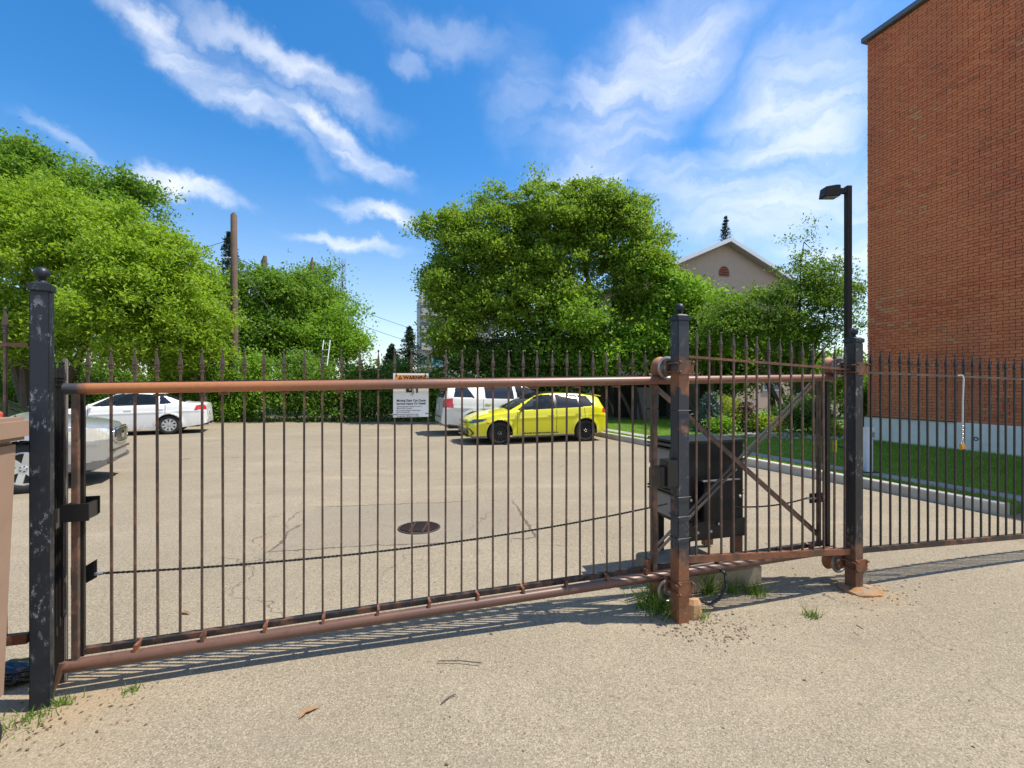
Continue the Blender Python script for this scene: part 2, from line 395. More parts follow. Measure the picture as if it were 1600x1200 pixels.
M['black_metal'] = plain('black_metal', (.012,.012,.013), .34, .0, .5, var=.3, scale=8)
M['black_panel'] = plain('black_enclosure_panel', (.006,.006,.007), .45, 0, .35, var=.5, scale=3)
M['grey_panel'] = plain('grey_control_panel', (.22,.21,.20), .5, .1, var=.2)
M['bolt'] = plain('bright_bolt', (.6,.6,.58), .35, .6)
M['concrete'] = sidewalk_mat('kerb_concrete', (.50,.45,.375))
M['walk'] = sidewalk_mat('sidewalk_concrete', (.36,.35,.325))
M['pad'] = sidewalk_mat('pad_concrete', (.29,.235,.165))
M['foundation'] = sidewalk_mat('painted_foundation', (.88,.83,.73), .10)
M['mortar'] = sidewalk_mat('mortar', (.50,.25,.14))
M['brick_i'] = brick_mat('brick_face', 'island'); M['brick_o'] = brick_mat('brick_face_single', 'object')
M['soil'] = plain('soil', (.10,.085,.05), .95, var=.4, scale=3, bump=.4)
M['lawn'] = plain('lawn_ground', (.10,.18,.025), .95, var=.4, scale=5, bump=.3)
M['grass'] = leaf('grass_blade', (.12,.25,.018), (.29,.47,.05), .35)
M['weed'] = leaf('weed_blade', (.07,.15,.02), (.19,.30,.05), .35)
M['bark'] = plain('bark', (.10,.075,.055), .9, var=.4, scale=9, bump=.5)
M['bark_pale'] = plain('pale_bark', (.19,.15,.115), .9, var=.35, scale=9, bump=.4)
M['pole_wood'] = plain('pole_wood', (.13,.085,.06), .85, var=.4, scale=5, bump=.4)
M['leaf_lime'] = leaf('lime_leaf', (.13,.26,.018), (.36,.51,.045), .5)
M['leaf_mid'] = leaf('mid_green_leaf', (.08,.18,.02), (.22,.37,.04), .45)
M['leaf_elm'] = leaf('elm_leaf', (.10,.205,.02), (.29,.43,.042), .42)
M['leaf_bright'] = leaf('bright_leaf', (.11,.25,.022), (.28,.46,.04), .45)
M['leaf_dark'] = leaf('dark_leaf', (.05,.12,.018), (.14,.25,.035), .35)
M['leaf_small'] = leaf('small_tree_leaf', (.07,.16,.02), (.20,.33,.04), .42)
M['leaf_hedge'] = leaf('hedge_leaf', (.07,.17,.02), (.22,.38,.045), .42)
M['leaf_gold'] = leaf('golden_shrub_leaf', (.22,.32,.02), (.42,.50,.04), .45)
M['needle_blue'] = leaf('blue_needle', (.07,.12,.10), (.15,.22,.18), .1)
M['needle'] = leaf('spruce_needle', (.015,.04,.018), (.04,.075,.03), .1)
M['plum'] = leaf('plum_leaf', (.06,.03,.03), (.13,.07,.06), .3)
M['twig'] = plain('bare_twig', (.17,.14,.12), .9)
M['yellow'] = car_paint('yellow_car_paint', (.72,.68,.008))
M['white_car'] = car_paint('white_car_paint', (.82,.82,.80))
M['pearl'] = car_paint('pearl_white_paint', (.80,.78,.73))
M['silver'] = car_paint('silver_car_paint', (.40,.40,.39), .45)
M['car_black'] = plain('car_black_trim', (.012,.012,.013), .35, var=.1, coat=.3)
M['car_grey'] = plain('car_grey_trim', (.16,.16,.165), .4, .4)
M['glass'] = glass('car_glass', clear=.55)
M['glass_dark'] = glass('tinted_car_glass', (.012,.014,.018), .08)
M['tyre'] = plain('tyre_rubber', (.018,.017,.016), .8, var=.2, scale=20)
M['alloy'] = plain('alloy_rim', (.62,.62,.61), .3, .6, var=.08)
M['alloy_black'] = plain('black_rim', (.02,.019,.02), .3, .4, var=.2)
M['lamp_red'] = plain('red_lamp', (.55,.012,.015), .15, var=.2, coat=.8)
M['lamp_clear'] = plain('clear_lamp', (.62,.60,.52), .08, .2, var=.15, coat=1)
M['lamp_smoke'] = plain('smoked_lamp', (.05,.06,.08), .06, .3, var=.3, coat=1)
M['lamp_orange'] = plain('orange_lamp', (.75,.16,.03), .2, coat=.6)
M['chrome'] = plain('chrome', (.7,.7,.7), .12, 1.0, var=.05)
M['seat'] = plain('car_seat', (.20,.20,.20), .8)
M['plate'] = plain('number_plate', (.6,.6,.58), .4)
M['sign_white'] = plain('sign_white', (.78,.78,.77), .4, var=.04)
M['sign_orange'] = plain('sign_orange', (.82,.30,.015), .4, var=.05)
M['ink'] = plain('sign_ink', (.015,.015,.015), .5)
M['sign_grey'] = plain('sign_grey_print', (.55,.55,.55), .5)
M['stucco'] = plain('beige_stucco', (.50,.38,.29), .9, var=.12, scale=3, bump=.2)
M['fascia'] = plain('white_fascia', (.75,.77,.80), .5, var=.06)
M['soffit'] = plain('soffit', (.35,.34,.33), .7)
M['vent'] = plain('vent_brick', (.30,.09,.045), .8, var=.3)
M['shingle'] = plain('roof_shingle', (.10,.085,.08), .9, var=.3)
M['tower'] = plain('tower_wall', (.50,.48,.44), .8, var=.1)
M['tower_glass'] = plain('tower_glass', (.05,.07,.09), .1, .0, .8)
M['teal'] = plain('teal_panel', (.08,.30,.34), .5)
M['lamp_bronze'] = plain('bronze_pole_paint', (.028,.024,.022), .45, .2, var=.2)
M['lens'] = plain('lamp_lens', (.32,.32,.30), .2)
M['pale_post'] = plain('pale_grey_paint', (.58,.62,.66), .5, var=.1)
M['brown_bin'] = plain('brown_bin_plastic', (.30,.20,.14), .5, var=.18, scale=4)
M['bag'] = plain('black_bag_plastic', (.012,.012,.013), .22, 0, .6)
M['brass'] = plain('brass', (.62,.34,.07), .32, .7, var=.15)
M['cable'] = plain('white_cable', (.6,.58,.53), .5)
M['wire'] = plain('power_line', (.05,.05,.055), .6)
M['shed'] = plain('grey_shed_panel', (.22,.205,.19), .75, var=.15)
M['shed_dark'] = plain('dark_shed_timber', (.035,.03,.028), .8, var=.3)
M['yellow_marker'] = plain('yellow_marker', (.85,.68,.02), .45)
M['rock'] = plain('landscape_rock', (.33,.29,.26), .9, var=.35, scale=7, bump=.4)
M['grit'] = plain('grit', (.24,.18,.12), .95, var=.6, scale=40)
M['footing'] = steel('rust_stained_concrete', (.30,.23,.15), (.30,.14,.05), .40, .60, 11.0)
M['stone'] = plain('broken_stone', (.42,.24,.12), .85, var=.3, scale=9, bump=.4)
M['rubber'] = plain('black_hose', (.015,.015,.015), .45)
M['iron'] = plain('cast_iron', (.055,.032,.024), .6, .2, var=.4, scale=25)
M['dry'] = plain('dry_leaf', (.30,.17,.07), .85, var=.3)
M['dry_dark'] = plain('dry_litter', (.16,.10,.055), .9, var=.5, scale=30)
M['red_cap'] = plain('red_plastic', (.45,.09,.04), .5)

# ------------------------------------------------------------------ the ground
U = Vector((.958, .287, 0)).normalized()                   # across the lot
WDIR = Vector((.285, -.958, 0)).normalized()               # along the brick wall, towards the camera
def gh(x, y):
    return -.055*math.exp(-((x-1.7)/1.7)**2 - ((y-3.65)/1.1)**2) + .006*math.sin(x*1.7+y*.6)*math.sin(y*1.3-x*.4) - .022*math.exp(-((x-DR.x)**2+(y-DR.y)**2)/.5)

K0 = Vector((2.87, 15.16, 0)); K1 = Vector((6.33, 6.09, 0)); KD = (K1-K0).normalized(); KN = Vector((-KD.y, KD.x, 0))  # KN points into the lawn (right)
if KN.x < 0: KN = -KN
KF = K0 - KD*7.2                                           # far end of the kerb behind the cars
LAWN_Z = .13

def grid_sheet(name, xs, ys, zf, mat, **props):
    V = np.array([(x, y, zf(x, y)) for y in ys for x in xs], dtype=np.float32); n = len(xs)
    F = np.array([(j*n+i, j*n+i+1, (j+1)*n+i+1, (j+1)*n+i) for j in range(len(ys)-1) for i in range(n-1)], dtype=np.int32)
    return link(name, mesh_np(name, V, F, mat, True), None, **props)
def nonuni(a, b, fine0, fine1, s, coarse):
    out = list(np.arange(a, fine0, coarse)) + list(np.arange(fine0, fine1, s)) + list(np.arange(fine1, b+coarse, coarse)); return out
grid_sheet('asphalt_lot', nonuni(-30, 16, -6, 8, .12, 1.0), nonuni(-12, 21.6, .6, 9, .12, .9), gh, M['asphalt'], kind='structure')
g = MB(); g.add([(-1500,-1500,-.12),(1500,-1500,-.12),(1500,1500,-.12),(-1500,1500,-.12)], [(0,1,2,3)]); g.build('ground', M['soil'], kind='structure')

# bed of soil under the hedge, behind the lot
g = MB(); g.box((-14, 26.6, -.02), (60, 10.6, .1)); g.build('soil_bed', M['soil'], kind='structure')

# lawn slab with its sidewalk; kerb in front of it
def kp(t, off, z=0.0):                                     # t metres along the kerb from its far end, off metres into the lawn
    p = KF + KD*t + KN*off; return Vector((p.x, p.y, z))
KL = (K1-KF).length
CORNER = Vector((10.08, 13.43, 0))
def slab(name, quad, z0, z1, mat, **props):
    m_ = MB(); n = len(quad); m_.add([(p.x,p.y,z0) for p in quad]+[(p.x,p.y,z1) for p in quad], [tuple(range(n,2*n))]+[(i,(i+1)%n,(i+1)%n+n,i+n) for i in range(n)]); return m_.build(name, mat, **props)
slab('lawn_strip', [kp(0,.152), kp(0,.45), kp(KL,.45), kp(KL,.152)][::-1], -.1, LAWN_Z, M['lawn'], kind='structure')
slab('lawn', [kp(0,.90), kp(0,16), kp(KL+.0,12), kp(KL+.0,.90)][::-1], -.1, LAWN_Z, M['lawn'], kind='structure')
sw = link('sidewalk', None, None, kind='structure')
seg = 1.5; k = 0; t0 = 0.0
while t0 < KL + 1.2:
    q = [kp(t0+.006,.452), kp(t0+.006,.898), kp(t0+seg-.006,.898), kp(t0+seg-.006,.452)]
    m_ = MB(); n = 4; z1 = LAWN_Z+.012+.004*random.random()
    m_.add([(p.x,p.y,-.1) for p in q[::-1]]+[(p.x,p.y,z1) for p in q[::-1]], [tuple(range(n,2*n))]+[(i,(i+1)%n,(i+1)%n+n,i+n) for i in range(n)])
    m_.build('paving_slab', M['walk'], sw); t0 += seg
kb = link('kerb', None, None, kind='structure')
t0 = 0.0; seg = 2.13
while t0 < KL - .1:
    t1 = min(t0+seg, KL); a = kp(t0+.008, 0); b = kp(t1-.008, 0); z1 = .155+.006*random.random()
    poly = [(0,-.1),(.0,z1-.03),(.012,z1-.008),(.03,z1),(.13,z1),(.15,z1-.015),(.15,-.1)]
    m_ = MB(); m_.add([a+KN*o+Vector((0,0,z)) for o,z in poly]+[b+KN*o+Vector((0,0,z)) for o,z in poly],
        [tuple(range(7)), tuple(range(13,6,-1))]+[(i,i+7,(i+1)%7+7,(i+1)%7) for i in range(7)])
    m_.build('kerb_segment', M['concrete'], kb); t0 += seg

# ------------------------------------------------------------------ brick building
def brick_building():
    H0, H1 = 0.0, 11.4
    ang = math.atan2(WDIR.y, WDIR.x)
    b = thing('brick_building', 'tall red brick apartment building with pale painted foundation and blank side wall', 'building', (CORNER.x, CORNER.y, 0), ang)
    # local: x along the wall towards the street, y towards the inside (left of travel) -> check the normal
    inside = Vector((.958,.285,0)); ly = Vector((-WDIR.y, WDIR.x, 0)); s = 1 if ly.dot(inside) > 0 else -1
    Lw, D, FH = 9.8, 14.0, .78
    m_ = MB(); m_.box((Lw/2, s*(D/2+.012), (FH+H1)/2+.0), (Lw-.03, D-.03, H1-FH)); m_.build('wall_core', M['mortar'], b)
    m_ = MB(); m_.box((Lw/2+.0, s*(D/2-.0), FH/2-.05), (Lw+.12, D+.12, FH+.1)); m_.build('foundation', M['foundation'], b, bevel=.015)
    m_ = MB(); m_.box((Lw/2+.0, s*(D/2-.0), H1+.07), (Lw+.22, D+.22, .14)); m_.build('coping', M['car_grey'], b, bevel=.01)
    m_ = MB(); m_.box((1.05, s*(-.07), FH+.012), (2.2, .05, .02)); m_.build('ledge_flashing', M['car_black'], b)
    m_ = MB(); m_.lathe([(.045,-.03),(.05,0),(.035,.012),(.03,-.01)], Matrix.Translation((2.55, s*(-.065), .43)) @ Matrix.Rotation(R(90*s), 4, 'X'), 14); m_.build('vent_pipe', M['rubber'], b)
    # bricks
    pl, ph = .215, .075; bl, bh, bd = .204, .0665, .09
    rnd = random.Random(3); spots = []
    rows = int((H1-FH)/ph)
    mw = Matrix.Translation((CORNER.x, CORNER.y, 0)) @ Matrix.Rotation(ang, 4, 'Z')
    for r in range(rows):
        z = FH+.004+ph*(r+.5)
        header = (r % 6 == 5)
        p_, l_ = (pl/2, bl/2-.006) if header else (pl, bl)
        x = (pl*.5 if r % 2 else 0.0) + rnd.uniform(-.008,.008)
        if r % 2: spots.append((bl*.25, z, bl*.5-.01, 0.0, 0.0))
        while x + p_ < Lw:
            spots.append((x+p_/2, z+rnd.uniform(-.002,.002), l_, rnd.uniform(0,.007), rnd.uniform(-.008,.008))); x += p_
    cells = []
    for sp_ in spots:
        w_ = mw @ Vector((sp_[0], 0, sp_[1]))
        ok = w_.y > .5 and abs(w_.x/w_.y) < 1.08 and abs((EYE-w_.z)/w_.y) < .80
        cells.append(((w_-Vector((0,0,EYE))).length if ok else 1e6, sp_))
    cells.sort(key=lambda c: c[0] + (0 if c[1][2] > .15 else 5))
    full = MB(); c_ = .004
    def brick_geom(mb, x, z, l, out, tilt):
        a, d, h = l/2, -s*(bd/2), bh/2
        y0 = s*(bd - .008) - s*out; y1 = -s*.008 - s*out                 # y1: the outer face
        vs = [(x-a,y0,z-h),(x+a,y0,z-h),(x+a,y0,z+h),(x-a,y0,z+h)]
        vs += [(x-a,y1+s*c_,z-h),(x+a,y1+s*c_,z-h),(x+a,y1+s*c_,z+h),(x-a,y1+s*c_,z+h)]
        vs += [(x-a+c_,y1,z-h+c_),(x+a-c_,y1,z-h+c_+tilt*.2),(x+a-c_,y1,z+h-c_),(x-a+c_,y1,z+h-c_+tilt*.2)]
        mb.add(vs, [(4,5,1,0),(5,6,2,1),(6,7,3,2),(7,4,0,3),(8,9,5,4),(9,10,6,5),(10,11,7,6),(11,8,4,7),(11,10,9,8)])
    one = MB(); brick_geom(one, 0, 0, bl, 0, 0); me1 = one.mesh('brick', M['brick_o'])
    n = 0
    for d, (x, z, l, out, tilt) in cells:
        if n < 300 and l > .15 and d < 1e5:
            o = link('brick', me1, b); o.location = (x, -s*out, z); o.rotation_euler = (0, tilt, 0); n += 1
        else:
            brick_geom(full, x, z, l, out, tilt)
    full.build('brickwork', M['brick_i'], b, kind='stuff')
    return b
brick_building()

# ------------------------------------------------------------------ vegetation
def leaf_quads(C, size, rng, narrow=.5, up=.6, droop=0.0):
    n = len(C)
    nrm = rng.normal(size=(n,3)); nrm[:,2] += up*1.6; nrm /= np.linalg.norm(nrm, axis=1)[:,None]
    a = rng.normal(size=(n,3)); a[:,2] -= droop*1.5
    a -= nrm*(a*nrm).sum(1)[:,None]; a /= np.linalg.norm(a, axis=1)[:,None]+1e-9
    b = np.cross(nrm, a)
    Ls = (size*rng.uniform(.6,1.3,n))[:,None]; W = Ls*narrow
    V = np.empty((n,4,3), dtype=np.float32)
    V[:,0] = C-a*Ls*.5; V[:,1] = C+b*W*.5-a*Ls*.08+nrm*W*.15; V[:,2] = C+a*Ls*.5-nrm*Ls*.08; V[:,3] = C-b*W*.5-a*Ls*.08+nrm*W*.15
    F = np.arange(n*4, dtype=np.int32).reshape(n,4)
    return V.reshape(-1,3), F

def clumps_in(lobes, n, rng, inner=.45):
    """points in ellipsoid lobes, thicker towards the outside"""
    vol = np.array([l[3]*l[4]*l[5] for l in lobes])**.75; vol /= vol.sum()
    idx = rng.choice(len(lobes), n, p=vol); out = np.empty((n,3))
    d = rng.normal(size=(n,3)); d /= np.linalg.norm(d, axis=1)[:,None]
    rr = inner + (1-inner)*rng.random(n)**.6
    for i in range(n):
        l = lobes[idx[i]]; out[i] = (l[0]+d[i,0]*l[3]*rr[i], l[1]+d[i,1]*l[4]*rr[i], l[2]+d[i,2]*l[5]*rr[i])
    return out

def spray_leaves(cl, per, rc, rng, flat=.6, droop=.25):
    n = len(cl); N = n*per
    off = rng.normal(size=(N,3))*rc; off[:,2] *= flat
    scale = np.repeat(rng.uniform(.55,1.35,n), per)[:,None]
    off *= scale; rad = np.hypot(off[:,0], off[:,1]); off[:,2] -= droop*rad
    return np.repeat(cl, per, axis=0)+off

def tree(name, label, base, lobes, nclump, per, rc, leafsize, leafmat, bark, seed, trunk_r=.18, stems=1, limbs=40, narrow=.5, up=.5, droop=.3, flat=.6, cat='tree', group=None, inner=.45, fork=.3, stray=0):
    rng = np.random.default_rng(seed); rd = random.Random(seed)
    base = Vector(base)
    t = thing(name, label, cat, base, 0, group)
    lob = [tuple(l) for l in lobes]
    nb = max(8, nclump//5); br = rc*3.0 if nclump > 60 else rc*1.6
    B = clumps_in([(l[0],l[1],l[2],l[3]*.86,l[4]*.86,l[5]*.86) for l in lob], nb, rng, inner)
    bi = rng.integers(0, nb, nclump); dv = rng.normal(size=(nclump,3)); dv[:,2] = np.where(rng.random(nclump) < .72, np.abs(dv[:,2]), dv[:,2]); dv /= np.linalg.norm(dv, axis=1)[:,None]
    rb = (br*rng.uniform(.6,1.25,nb))[bi]*rng.uniform(.55,1.05,nclump)
    cl = B[bi]+dv*rb[:,None]*np.array([1,1,.66])
    k_ = rng.random(nclump) < .30; cl[k_] = clumps_in([(l[0],l[1],l[2],l[3]*.92,l[4]*.92,l[5]*.92) for l in lob], nclump, rng, inner)[k_]
    if stray:                                            # loose sprays poking out of the outline
        k = rng.choice(nclump, stray); cen = np.array([np.mean([l[0] for l in lob]), np.mean([l[1] for l in lob]), np.mean([l[2] for l in lob])])
        dv = cl[k]-cen; dv /= np.linalg.norm(dv, axis=1)[:,None]; ex = cl[k]+dv*rng.uniform(.1,.5,(stray,1)); ex[:,2] += .1
        cl = np.vstack([cl, ex])
    cl[:,2] = np.maximum(cl[:,2], base.z+.25)
    C = spray_leaves(cl, per, rc, rng, flat, droop); C[:,2] = np.maximum(C[:,2], base.z+.05)
    V, F = leaf_quads(C-np.array(base), leafsize, rng, narrow, up, droop)
    link('crown', mesh_np('crown', V, F, leafmat), t)
    w = MB(); top = np.mean([l[2] for l in lob]); cx = np.mean([l[0] for l in lob]); cy = np.mean([l[1] for l in lob])
    fz = base.z+(top-base.z)*fork; nodes = []
    for s_ in range(stems):
        a = rd.uniform(0, 6.28); off = Vector((math.cos(a), math.sin(a)*.5, 0))*(0.0 if stems == 1 else trunk_r*1.4)
        lb = lob[rd.randrange(len(lob))]
        end = Vector((lb[0], lb[1], lb[2]+lb[5]*.35)); pts = []; rads = []
        for i in range(8):
            u = i/7; p = (base+off).lerp(end, u); bow = math.sin(u*3.14)*.35
            p += Vector((off.x*bow*3+rd.uniform(-.1,.1)*u, off.y*bow*3+rd.uniform(-.1,.1)*u, (fz-base.z)*.25*math.sin(u*3.14)))
            if i == 0: p.z = base.z-.1
            pts.append(p-base); rads.append(trunk_r*(1.25 if i == 0 else 1-.85*u)/(1 if stems == 1 else 1.5)); 
        w.tube(pts, rads, 8); nodes += [(p, r) for p, r in list(zip(pts, rads))[2:]]
    w.build('trunk', bark, t, True)
    w = MB(); cs = [Vector(c)-base for c in cl[rng.choice(len(cl), min(limbs, len(cl)), replace=False)]]
    for c in cs:
        cand = [n for n in nodes if n[0].z < c.z+.3] or nodes
        p, r = min(cand, key=lambda n: (n[0]-c).length)
        mid = p.lerp(c, .5)+Vector((rd.uniform(-.2,.2), rd.uniform(-.2,.2), rd.uniform(-.05,.3)))*min(1,(c-p).length*.5)
        r0 = max(.02, min(r*.6, .02+.02*(c-p).length)); w.tube([p, mid, c], [r0, r0*.55, .008], 5, False)
        if rd.random() < .6: nodes.append((mid, r0*.6))
    if cs: w.build('limb', bark, t, True, kind='stuff')
    return t

def lobe(px, py, rx, rz, Y, ry=None):
    p = at(px, py, Y); k = Y/FPX*.92
    return (p.x, p.y, p.z, rx*k, (ry if ry is not None else rx*k*.8), rz*k)

def trees():
    # the bright trees at the left
    tree('lime_green_tree', 'large yellow-green tree filling the left side behind the silver car', (-19.5, 19.6, 0),
         [lobe(60,400,150,150,19,3.2), lobe(190,420,130,120,18.6,3), lobe(230,480,95,100,18.6,3), lobe(15,350,90,70,19,3), lobe(130,365,95,75,18.8,3), lobe(255,415,48,72,19,2.0), lobe(150,515,160,65,18.2,2.2), lobe(20,500,80,70,18,2)],
         1100, 138, .28, .160, M['leaf_lime'], M['bark'], 11, .32, 3, 60, .42, .55, .5, .62, stray=40)
    tree('shaded_tree', 'darker green tree whose top shows behind the yellow-green tree', (-18.0, 24.5, 0),
         [lobe(140,300,70,45,24,2.2), lobe(215,322,50,45,24,2.2), lobe(60,285,80,55,24,2.4), lobe(15,262,45,38,24,2)],
         300, 90, .30, .19, M['leaf_mid'], M['bark'], 12, .3, 2, 40, .5, .5, .3, .7, stray=26)
    tree('lime_green_tree', 'smaller yellow-green tree left of the wooden utility pole', (-13.4, 20.6, 0),
         [lobe(306,450,30,48,20.4,1.3), lobe(312,510,36,60,20.4,1.5), lobe(285,545,60,45,20.2,1.6)],
         190, 95, .26, .17, M['leaf_lime'], M['bark'], 13, .14, 2, 24, .45, .5, .4, .65, stray=6)
    # the trees behind the pole
    tree('bushy_tree', 'mid-green bushy tree right behind the utility pole', (-12.2, 27, 0),
         [lobe(400,462,60,46,27,2.4), lobe(450,470,60,50,27,2.4), lobe(420,520,80,55,26.6,2.4), lobe(470,452,40,24,27,2)],
         420, 90, .30, .19, M['leaf_mid'], M['bark'], 14, .24, 3, 50, .5, .5, .3, .7, stray=24, inner=.3)
    tree('bushy_tree', 'loose mid-green bush filling in behind the pole foot', (-14.6, 24.5, 0),
         [lobe(345,500,40,60,24.5,1.4), lobe(372,530,36,44,24.5,1.4), lobe(320,560,50,40,24.3,1.4)],
         120, 85, .34, .18, M['leaf_hedge'], M['bark'], 17, .12, 3, 24, .5, .5, .3, .7, stray=8)
    tree('bushy_tree', 'rounded green tree at the edge of the open sky gap', (-9.4, 26.5, 0),
         [lobe(530,500,30,34,26.4,1.3), lobe(515,530,42,40,26.2,1.5), lobe(540,540,26,30,26.2,1.2)],
         150, 80, .34, .18, M['leaf_bright'], M['bark'], 15, .15, 2, 24, .5, .5, .3, .7, stray=10)
    tree('bushy_tree', 'tall ragged green tree with bare twigs between pole and gap', (-11.4, 30, 0),
         [lobe(490,432,24,28,30,1.5), lobe(505,470,34,40,30,1.6), lobe(470,500,60,50,30,2)],
         130, 80, .42, .2, M['leaf_mid'], M['bark_pale'], 16, .2, 3, 60, .5, .5, .2, .7, stray=20, inner=.3)
    # the big tree in the middle
    tree('elm_tree', 'big broad elm in the middle behind the yellow and white cars', (4.4, 23.2, 0),
         [lobe(765,390,98,84,22.4,2.6), lobe(870,345,108,62,22.6,2.8), lobe(960,380,100,84,22.6,2.8), lobe(700,440,50,64,22,2), lobe(712,362,44,40,22.2,1.6), lobe(1000,440,58,80,22,2.4),
          lobe(830,470,120,60,21.6,2.2), lobe(850,410,70,44,22.2,2.0), lobe(915,312,52,34,22.4,1.4), lobe(712,515,54,58,21.8,2), lobe(955,298,18,22,22.4,.6), lobe(775,318,42,22,22.4,1.2), lobe(690,440,24,40,22,1)],
         1400, 124, .26, .152, M['leaf_elm'], M['bark'], 21, .36, 5, 120, .55, .5, .25, .6, stray=80, inner=.3)
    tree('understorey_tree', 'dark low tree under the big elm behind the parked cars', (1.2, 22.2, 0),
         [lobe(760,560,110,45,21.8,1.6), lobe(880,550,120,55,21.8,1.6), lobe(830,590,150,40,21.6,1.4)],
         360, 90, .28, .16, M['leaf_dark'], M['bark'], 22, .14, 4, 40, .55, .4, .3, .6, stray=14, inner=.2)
    tree('understorey_tree', 'bright low maple beneath the right side of the big elm', (5.6, 21.0, 0),
         [lobe(905,500,70,50,20.8,1.2), lobe(960,545,70,45,20.6,1.2), lobe(870,540,40,30,20.6,.9)],
         110, 95, .30, .16, M['leaf_bright'], M['bark'], 23, .12, 2, 26, .55, .55, .35, .6, stray=8, inner=.25)
    tree('maple_tree', 'bright green tree between the elm and the gabled house', (8.4, 20.8, 0),
         [lobe(1060,475,45,52,20.6,1.8), lobe(1040,540,70,55,20.4,1.8), lobe(1105,515,60,56,20.4,1.8), lobe(1040,440,24,40,20.6,1.2)],
         420, 95, .28, .17, M['leaf_bright'], M['bark'], 24, .2, 3, 50, .55, .5, .3, .6, stray=22, inner=.3)
    # the small tree by the lamp post
    tree('garden_tree', 'small open multi-stemmed tree in the garden bed beside the lamp post', (10.4, 17.8, .13),
         [lobe(1195,484,80,44,17.6,1.5), lobe(1150,498,60,42,17.6,1.4), lobe(1290,430,46,44,17.6,1.1), lobe(1245,455,55,60,17.6,1.3), lobe(1300,470,40,60,17.6,1.1), lobe(1150,510,65,40,17.5,1.3), lobe(1255,390,26,34,17.6,.7), lobe(1320,520,28,34,17.6,.7), lobe(1230,530,80,40,17.5,1.3)],
         430, 72, .23, .12, M['leaf_small'], M['bark'], 31, .13, 5, 110, .42, .4, .25, .55, stray=34, inner=.25, fork=.2)
    tree('garden_tree', 'leafy green tree right behind the garden bed at the house side', (12.4, 22.5, .0),
         [lobe(1200,520,90,45,22,1.8), lobe(1180,560,90,45,22,1.8), lobe(1270,580,70,45,22,1.8), lobe(1330,600,40,40,22,1.5), lobe(1120,590,60,30,21.6,1.2)],
         380, 85, .28, .17, M['leaf_mid'], M['bark'], 32, .15, 3, 40, .5, .5, .3, .6, inner=.25)
    # hedge: one shrub after another along the back of the lot
    G = 'shrubs along the back edge of the lot'
    desc = ['tall hedge shrub at the picture edge behind the silver car', 'leafy shrub at the far left of the back hedge', 'dark hedge shrub behind the white sedan cabin', 'hedge shrub behind the white sedan boot', 'bright hedge shrub just right of the white sedan tail',
            'hedge shrub at the foot of the utility pole', 'tall pale-leaved hedge shrub right of the pole', 'bright hedge shrub beside the small white ladder', 'hedge shrub below the open sky gap',
            'dark hedge shrub left of the warning sign', 'dark hedge shrub behind the warning sign', 'dark shrub between the sign and the white SUV']
    xs = [-10, 70, 135, 205, 285, 345, 405, 465, 525, 580, 632, 680]
    tops = [520, 560, 560, 556, 548, 560, 545, 545, 552, 560, 556, 575]
    for i, (x, tp) in enumerate(zip(xs, tops)):
        Y = 22.0+.25*(i % 2); p = at(x, 600, Y); h = at(x, tp, Y).z
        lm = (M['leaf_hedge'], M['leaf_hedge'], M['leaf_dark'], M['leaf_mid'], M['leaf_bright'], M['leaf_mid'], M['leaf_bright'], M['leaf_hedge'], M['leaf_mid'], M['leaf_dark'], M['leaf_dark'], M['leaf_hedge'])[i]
        tree('hedge_shrub', desc[i], (p.x, Y, 0), [(p.x-.2, Y, h*.55, .85, .8, h*.45), (p.x+.5, Y-.35+.4*(i%3), h*.38, .9, .8, h*.34), (p.x-.6, Y-.3*(i%2), h*.25, .8, .7, h*.25)],
             115, 85, .25, .135, lm, M['bark'], 40+i, .06, 3, 14, .55, .5, .25, .7, 'shrub', G, inner=.35)
    # the woods beyond, one far mass
    rng = np.random.default_rng(77); n = 420; cx = rng.uniform(-75, 60, n); cy = rng.uniform(44, 52, n); k_ = rng.random(n) < .32; cx[k_] = rng.uniform(-46, -38, k_.sum()); cy[k_] = rng.uniform(-8, 46, k_.sum()); hz = 3.4+1.1*np.sin(cx*.23)+.7*np.sin(cx*.61+2)+rng.uniform(-.5,.5,n)
    cl = np.stack([np.repeat(cx,9), np.repeat(cy,9), np.repeat(hz,9)*rng.uniform(.05,1.0,n*9)], 1); cl[:,:2] += rng.normal(size=(n*9,2))*1.0
    C = spray_leaves(cl, 22, .6, rng, .7, .2); C[:,2] = np.maximum(C[:,2], .1)
    V, F = leaf_quads(C, .42, rng, .6, .5, .2); link('far_woods', mesh_np('far_woods', V, F, M['leaf_mid']), None, kind='stuff')
    # fringe of weeds at the hedge foot
    rng = np.random.default_rng(5); n = 2600
    C = np.stack([rng.uniform(-22, 3, n), 21.35+rng.normal(size=n)*.15, rng.uniform(.0,.22,n)], 1)
    V, F = leaf_quads(C, .13, rng, .45, .6, 0); link('weed_fringe', mesh_np('weed_fringe', V, F, M['weed']), None, kind='stuff')
